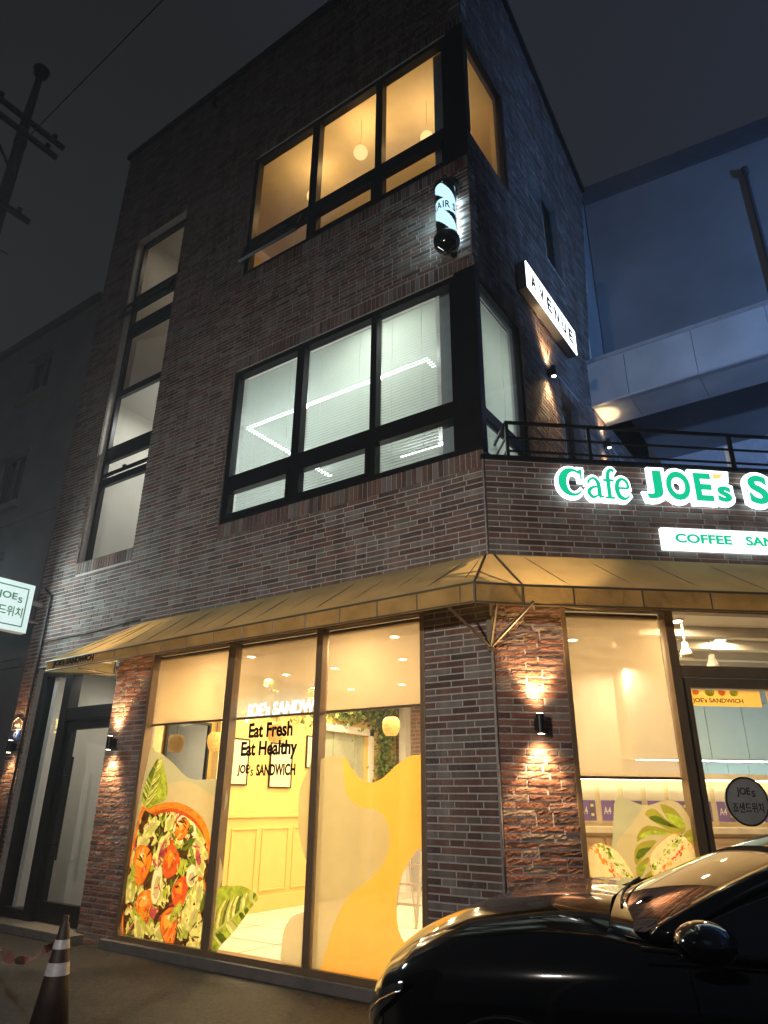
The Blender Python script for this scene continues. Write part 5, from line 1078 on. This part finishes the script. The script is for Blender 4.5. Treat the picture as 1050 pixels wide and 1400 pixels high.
q = MB(); q.lathe(FC.p(2.255, 1.635, -.044), [(.205, 0), (.205, .008), (.19, .008), (.19, 0)], 40, axis=tuple(FC.n)); q.build('rim', pbr('rim_dark', (.03, .028, .026), .4), t)
DGR = pbr('dark_lettering', (.03, .045, .04), .5)
text('JOE', FC, 2.17, 2.30, 1.67, 1.75, -.042, DGR, 'lettering', t, .002, .02); text('s', FC, 2.31, 2.345, 1.67, 1.725, -.042, DGR, 'lettering', t, .002, .01); text('죠샌드위치', FC, 2.11, 2.40, 1.54, 1.625, -.042, DGR, 'lettering', t, .002, .012)

# ------------------------------------------------------------------ car
PAINT = pbr('black_car_paint', (.004, .004, .005), .12, 0, var=0, coat=1.0); CG = pbr('car_glass', (.006, .007, .008), .02, 0, var=0, coat=1.0, spec=.9)
CHR = pbr('chrome', (.6, .6, .62), .15, 1, var=0); RUB = pbr('tyre_rubber', (.015, .015, .015), .8); PLA = pbr('black_plastic', (.012, .012, .012), .5)
SCL = 1.055
car = thing('parked_car', 'glossy black saloon car parked in front of the corner, bonnet pointing left', 'car', (.18, -1.78, 0), rz=math.radians(6.9)); car.scale = (1, 1, 1)
CMt = Matrix.Translation(car.location) @ Matrix.Rotation(math.radians(6.9), 4, 'Z') @ Matrix.Scale(SCL, 4)
def cp_(s, t_, z): return CMt @ Vector((s, t_, z))
ST = [(-.03, .44, .36, .55, .575), (.0, .55, .29, .62, .655), (.05, .66, .24, .685, .725), (.14, .765, .21, .76, .83), (.32, .86, .20, .825, .935), (.6, .915, .19, .88, 1.055), (1.0, .935, .19, .92, 1.125), (1.28, .94, .19, .945, 1.13), (1.7, .94, .19, .985, 1.06), (2.4, .945, .19, 1.0, 1.03), (3.4, .945, .19, 1.0, 1.03), (4.2, .93, .2, 1.0, 1.06), (4.75, .88, .22, .96, 1.03), (4.93, .80, .28, .88, .94), (4.99, .66, .42, .72, .74)]
def sec(s):
    for a, b in zip(ST, ST[1:]):
        if a[0] <= s <= b[0]: k = (s - a[0]) / (b[0] - a[0]); return [a[i] + (b[i] - a[i]) * k for i in range(5)]
    return list(ST[0] if s < ST[0][0] else ST[-1])
def prof(v):
    s, hw, zb, zs, zc = v
    return [(hw * .88, zb), (hw * .97, zb + .10), (hw, zb + (zs - zb) * .45), (hw * .985, zs - .12), (hw * .955, zs - .03), (hw * .90, zs + (zc - zs) * .16), (hw * .78, zs + (zc - zs) * .66), (hw * .45, zc - .012), (0, zc)]
ss = []
for a, b in zip(ST, ST[1:]): ss += [a[0] + (b[0] - a[0]) * i / 3 for i in range(3)]
ss.append(ST[-1][0])
q = MB(); R = []
for s in ss:
    h = prof(sec(s)); bow = lambda t_: -.0 + .16 * (t_ / .8) ** 2 * max(0, 1 - s / .5) if s < .5 else 0
    R.append([cp_(s + bow(t_), -t_, z) for t_, z in h] + [cp_(s + bow(t_), t_, z) for t_, z in reversed(h[:-1])])
q.rings(R, 0, True, True); q.build('body', PAINT, car, smooth=True, sub=2)
# bonnet panel
q = MB(); R = []
for i in range(15):
    s = .15 + i * (1.26 - .15) / 14; v = sec(s); row = []
    for j in range(-8, 9):
        f_ = j / 8; tt = f_ * v[1] * .84; h = prof(v); hz = None
        for (a, za), (b, zb_) in zip(h[3:], h[4:]):
            if b <= abs(tt) <= a: k = (a - abs(tt)) / (a - b); hz = za + (zb_ - za) * k
        rid = .020 * math.exp(-((abs(f_) - .62) / .13) ** 2)
        bow = .16 * (tt / .8) ** 2 * max(0, 1 - s / .5); row.append(cp_(s + bow - .06 * (f_ ** 2) * (i / 14) * -1, tt, hz + .007 + rid - (.008 if abs(j) == 8 or i in (0, 14) else 0)))
    R.append(row)
q.rings(R, 0, False, False); q.build('bonnet', PAINT, car, smooth=True, sub=1)
# glasshouse
def patch(name, g_, mat, sub=1):
    q = MB(); q.rings(g_, 0, False, False); return q.build(name, mat, car, smooth=True, sub=sub)
def wsp(f_, k):  # windscreen, f_ across -1..1, k up 0..1
    sb = 1.19 + .26 * f_ * f_; st = 2.20 + .12 * f_ * f_; tb = .82 * f_; tt = .62 * f_; zb = 1.085 - .06 * f_ * f_; zt = 1.455 - .03 * f_ * f_
    return (sb + (st - sb) * k, tb + (tt - tb) * k, zb + (zt - zb) * k + .035 * math.sin(math.pi * k))
patch('windscreen', [[cp_(*wsp(j / 6, k / 6)) for j in range(-6, 7)] for k in range(7)], CG)
patch('roof', [[cp_(2.22 + .12 * (j / 6) ** 2 + (3.55 - 2.22) * k / 6, .62 * j / 6, 1.455 - .03 * (j / 6) ** 2 + .03 * math.sin(math.pi * k / 6)) for j in range(-6, 7)] for k in range(7)], PAINT)
patch('rear_window', [[cp_(3.55 + .12 * (j / 6) ** 2 * (1 - k / 5) + .85 * k / 5, (.62 + .12 * k / 5) * j / 6, 1.455 - .03 * (j / 6) ** 2 - (1.455 - 1.05) * k / 5 + .03 * math.sin(math.pi * k / 5)) for j in range(-6, 7)] for k in range(6)], CG)
for sg in (-1, 1):
    patch('side_window', [[cp_(1.50 + 2.72 * i / 10 * (1) + (.80 * k / 5) * (1 - i / 10) - (.55 * k / 5) * (i / 10), sg * (.885 - .25 * k / 5 - .02 * (k / 5) ** 2), 1.0 + .40 * k / 5 + .012 * i / 10) for i in range(11)] for k in range(6)], CG)
    q = MB(); pts = [Vector(wsp(1.0, k / 6)) for k in range(7)]; R = []
    for i, p in enumerate(pts): R.append([cp_(p.x - .03, sg * (p.y - .035), p.z + .012), cp_(p.x - .01, sg * (p.y + .03), p.z + .008), cp_(p.x + .10, sg * (p.y + .062), p.z - .02), cp_(p.x + .08, sg * (p.y + .0), p.z - .05)])
    q.rings(R, 0, True, True); q.build('windscreen_pillar', PAINT, car, smooth=True, sub=1)
    q = MB(); q.rings([[cp_(2.30 + 1.37 * i / 8, sg * (.60), 1.435 + .028 * math.sin(math.pi * i / 8)), cp_(2.30 + 1.37 * i / 8, sg * (.65), 1.415 + .028 * math.sin(math.pi * i / 8)), cp_(2.30 + 1.37 * i / 8, sg * (.645), 1.38 + .02 * math.sin(math.pi * i / 8))] for i in range(9)], 0, False, True); q.build('roof_rail', PAINT, car, smooth=True)
    q = MB(); q.tube([cp_(1.46 + 2.84 * i / 12, sg * (.905), 1.0 + .012 * i / 12) for i in range(13)], .010 * SCL, 6); q.build('window_trim', CHR if sg > 0 else PLA, car)
    # mirror
    q = MB(); R = []
    for i in range(9):
        a = i / 8; w_ = math.sin(math.pi * (.12 + .76 * a)); R.append([cp_(1.71 + .115 * w_ * (math.cos(b)), sg * (.93 + .25 * a), 1.06 + .078 * w_ * math.sin(b)) for b in [2 * math.pi * k / 12 for k in range(12)]])
    q.rings(R); mo = q.build('wing_mirror', PAINT, car, smooth=True, sub=1)
    q = MB(); q.tube([cp_(1.71, sg * .88, 1.0), cp_(1.71, sg * .97, 1.03)], .028, 8); q.build('mirror_arm', PLA, mo, smooth=True)
    # door seams and handle
    q = MB()
    for s0 in (1.62, 2.75, 3.75): q = MB(); q.tube([cp_(s0 + .02 * k, sg * (prof(sec(s0))[max(0, 4 - k)][0] + .001), prof(sec(s0))[max(0, 4 - k)][1]) for k in range(5)], .0035, 4); q.build('door_seam', PLA, car)
    for s0 in (2.5, 3.5): q = MB(); q.tube([cp_(s0, sg * .955, .86), cp_(s0 + .05, sg * .975, .865), cp_(s0 + .2, sg * .975, .865), cp_(s0 + .25, sg * .955, .86)], .012, 8); q.build('door_handle', CHR, car, smooth=True)
    # wheels
    for s0 in (.92, 3.95):
        c = cp_(s0, sg * .86, .345); ax = (CMt.to_3x3() @ Vector((0, sg, 0))).normalized()
        q = MB(); q.lathe(c - ax * .12, [(.22, 0), (.345, .0), (.36, .03), (.36, .2), (.345, .23), (.22, .24)], 36, axis=tuple(ax)); wh = q.build('wheel', RUB, car, smooth=True)
        q = MB(); q.lathe(c + ax * .105, [(.001, 0), (.05, .01), (.235, -.02), (.25, .012), (.25, -.06)], 30, axis=tuple(ax)); q.build('rim', CHR, wh, smooth=True)
        q = MB(); q.rings([[cp_(s0 + (.375 + d_) * math.cos(a), sg * (.935 + e_), .335 + (.375 + d_) * math.sin(a)) for d_, e_ in ((0, -.02), (0, .006), (.015, .004), (.015, -.02))] for a in [math.pi * (.02 + .96 * k / 16) for k in range(17)]], 0, True, True); q.build('wheel_arch', PLA, car, smooth=True)
    # headlight
    q = MB(); R = []
    for i in range(9):
        s = .03 + .36 * i / 8; v = sec(s); h = prof(v); bow = .16 * (v[1] / .8) ** 2 * max(0, 1 - s / .5); zt_ = v[3] - .045 - .01 * i / 8; dz = .115 * (1 - .75 * i / 8)
        R.append([cp_(s + bow - .01, sg * (v[1] * .985 + .006), zt_), cp_(s + bow - .012, sg * (v[1] * 1.0 + .012), zt_ - dz * .5), cp_(s + bow - .01, sg * (v[1] * 1.0 + .006), zt_ - dz)])
    q.rings(R, 0, False, False); hl = q.build('headlight', pbr('headlight_lens', (.05, .05, .055), .03, .3, coat=1, var=.3, vs=20), car, smooth=True, sub=1)
    q = MB(); q.tube([cp_(.06 + .3 * i / 6 + .16 * (sec(.06 + .3 * i / 6)[1] / .8) ** 2 * max(0, 1 - (.06 + .3 * i / 6) / .5), sg * (sec(.06 + .3 * i / 6)[1] + .018), sec(.06 + .3 * i / 6)[3] - .085) for i in range(7)], .005, 5); q.build('bright_strip', CHR, hl)
q = MB(); R = [[cp_(-.045 + .02 * abs(j / 5) ** 2 + .16 * (j / 5 * .42 / .8) ** 2, .42 * j / 5, z) for j in range(-5, 6)] for z in (.30, .40, .50, .555)]; q.rings(R, 0, False, False); q.build('grille', PLA, car)
for s0, s1 in ((-.62, .02), (.02, .64)):
    q = MB(); q.tube([cp_(wsp(s0 + (s1 - s0) * i / 6, .06 + .10 * i / 6)[0] - .02, wsp(s0 + (s1 - s0) * i / 6, .06)[1], wsp(s0 + (s1 - s0) * i / 6, .06 + .10 * i / 6)[2] + .008) for i in range(7)], .007, 6); q.build('wiper', PLA, car)
q = MB(); R = [[cp_(1.13 + .26 * (j / 6) ** 2 + d_, .80 * j / 6, 1.064 - .042 * (j / 6) ** 2 + e_) for j in range(-6, 7)] for d_, e_ in ((0, .0), (.09, -.012))]; q.rings(R, 0, False, False); q.build('cowl', PLA, car)

# ------------------------------------------------------------------ across the street (seen only as reflections) and added lamps outside the view
t = thing('shop_across', 'dark building across the street with lit shop signs, seen only in reflections', 'building', (-18, -10, 0))
q = MB(); q.box(FW, -34, -9, 0, 9, -16, -10.1); q.build('wall', DG_, t)
def mtext(body, x0, x1, z0, z1, mat): text(body, Fr((0, -10.0, 0), (1, 0, 0), (0, 1, 0)), x0, x1, z0, z1, .02, mat, 'lettering', t, .02, .02, warp=lambda u, z, d: Vector((x0 + x1 - u, -10.0 + d, z)))
mtext('crelio', -25.45, -23.9, 4.15, 4.70, glow('crelio_yellow', (1, .72, .2), 14))
q = MB(); q.box(FW, -25.4, -23.8, 3.98, 4.05, -10.0, -9.97); q.build('underline', glow('crelio_line', (1, .6, .25), 14), t)
def added_lamp(x, y, z, e, col, lb, aim, cone=120, bl=.9):
    t = thing('added_lamp', lb, 'street lamp', (x, y, 0), 'added lamps outside the view')
    q = MB(); q.tube([(x, y, 0), (x, y, z + .1)], [.08, .05], 12); q.build('pole', GREYC, t, smooth=True)
    q = MB(); d = Vector((aim[0] - x, aim[1] - y, 0)).normalized(); q.tube([Vector((x, y, z + .05)), Vector((x, y, z + .15)) + d * .9], .03, 8); q.build('arm', GREYC, t)
    h = Vector((x, y, z + .1)) + d * .9; q = MB(); q.lathe(h, [(.10, -.02), (.16, .0), (.14, .06), (.05, .10)], 16); q.build('lamp_head', BLACK, t)
    q = MB(); q.lathe(h, [(.09, -.03), (.09, -.022)], 14); q.build('lens', glow('added_lens', col, 20), t)
    spot('lamp', tuple(h - Vector((0, 0, .06))), aim, e, col, cone, bl, .12, t)
added_lamp(.4, -7.6, 3.4, 1380, (1, .88, .77), 'assumed neutral street lamp behind the viewer, out of the picture, added to light the facade', (-2.4, 0, 5.0))  # assumed lamp, added for the soft light on the facade
added_lamp(13.0, -1.3, 5.6, 10000, (.20, .45, 1), 'unseen blue fill light on a pole to the right, added to tint the rear block', (6.0, 5.4, 9.8), 78, .6)  # added lamp for the blue cast on block, beam and parapet

# ------------------------------------------------------------------ night haze
hm = bpy.data.materials.new('haze_air'); hm.use_nodes = True; hn = hm.node_tree; hn.nodes.remove(hn.nodes['Principled BSDF'])
pv = nn(hn, 'ShaderNodeVolumePrincipled'); pv.inputs['Color'].default_value = (.80, .88, 1, 1); pv.inputs['Density'].default_value = 0.0048; pv.inputs['Anisotropy'].default_value = .35
hn.links.new(pv.outputs[0], hn.nodes['Material Output'].inputs['Volume'])
q = MB(); q.box(FW, -82, 82, -1, 18.6, -82, 82); tag(q.build('haze', hm), kind='stuff')
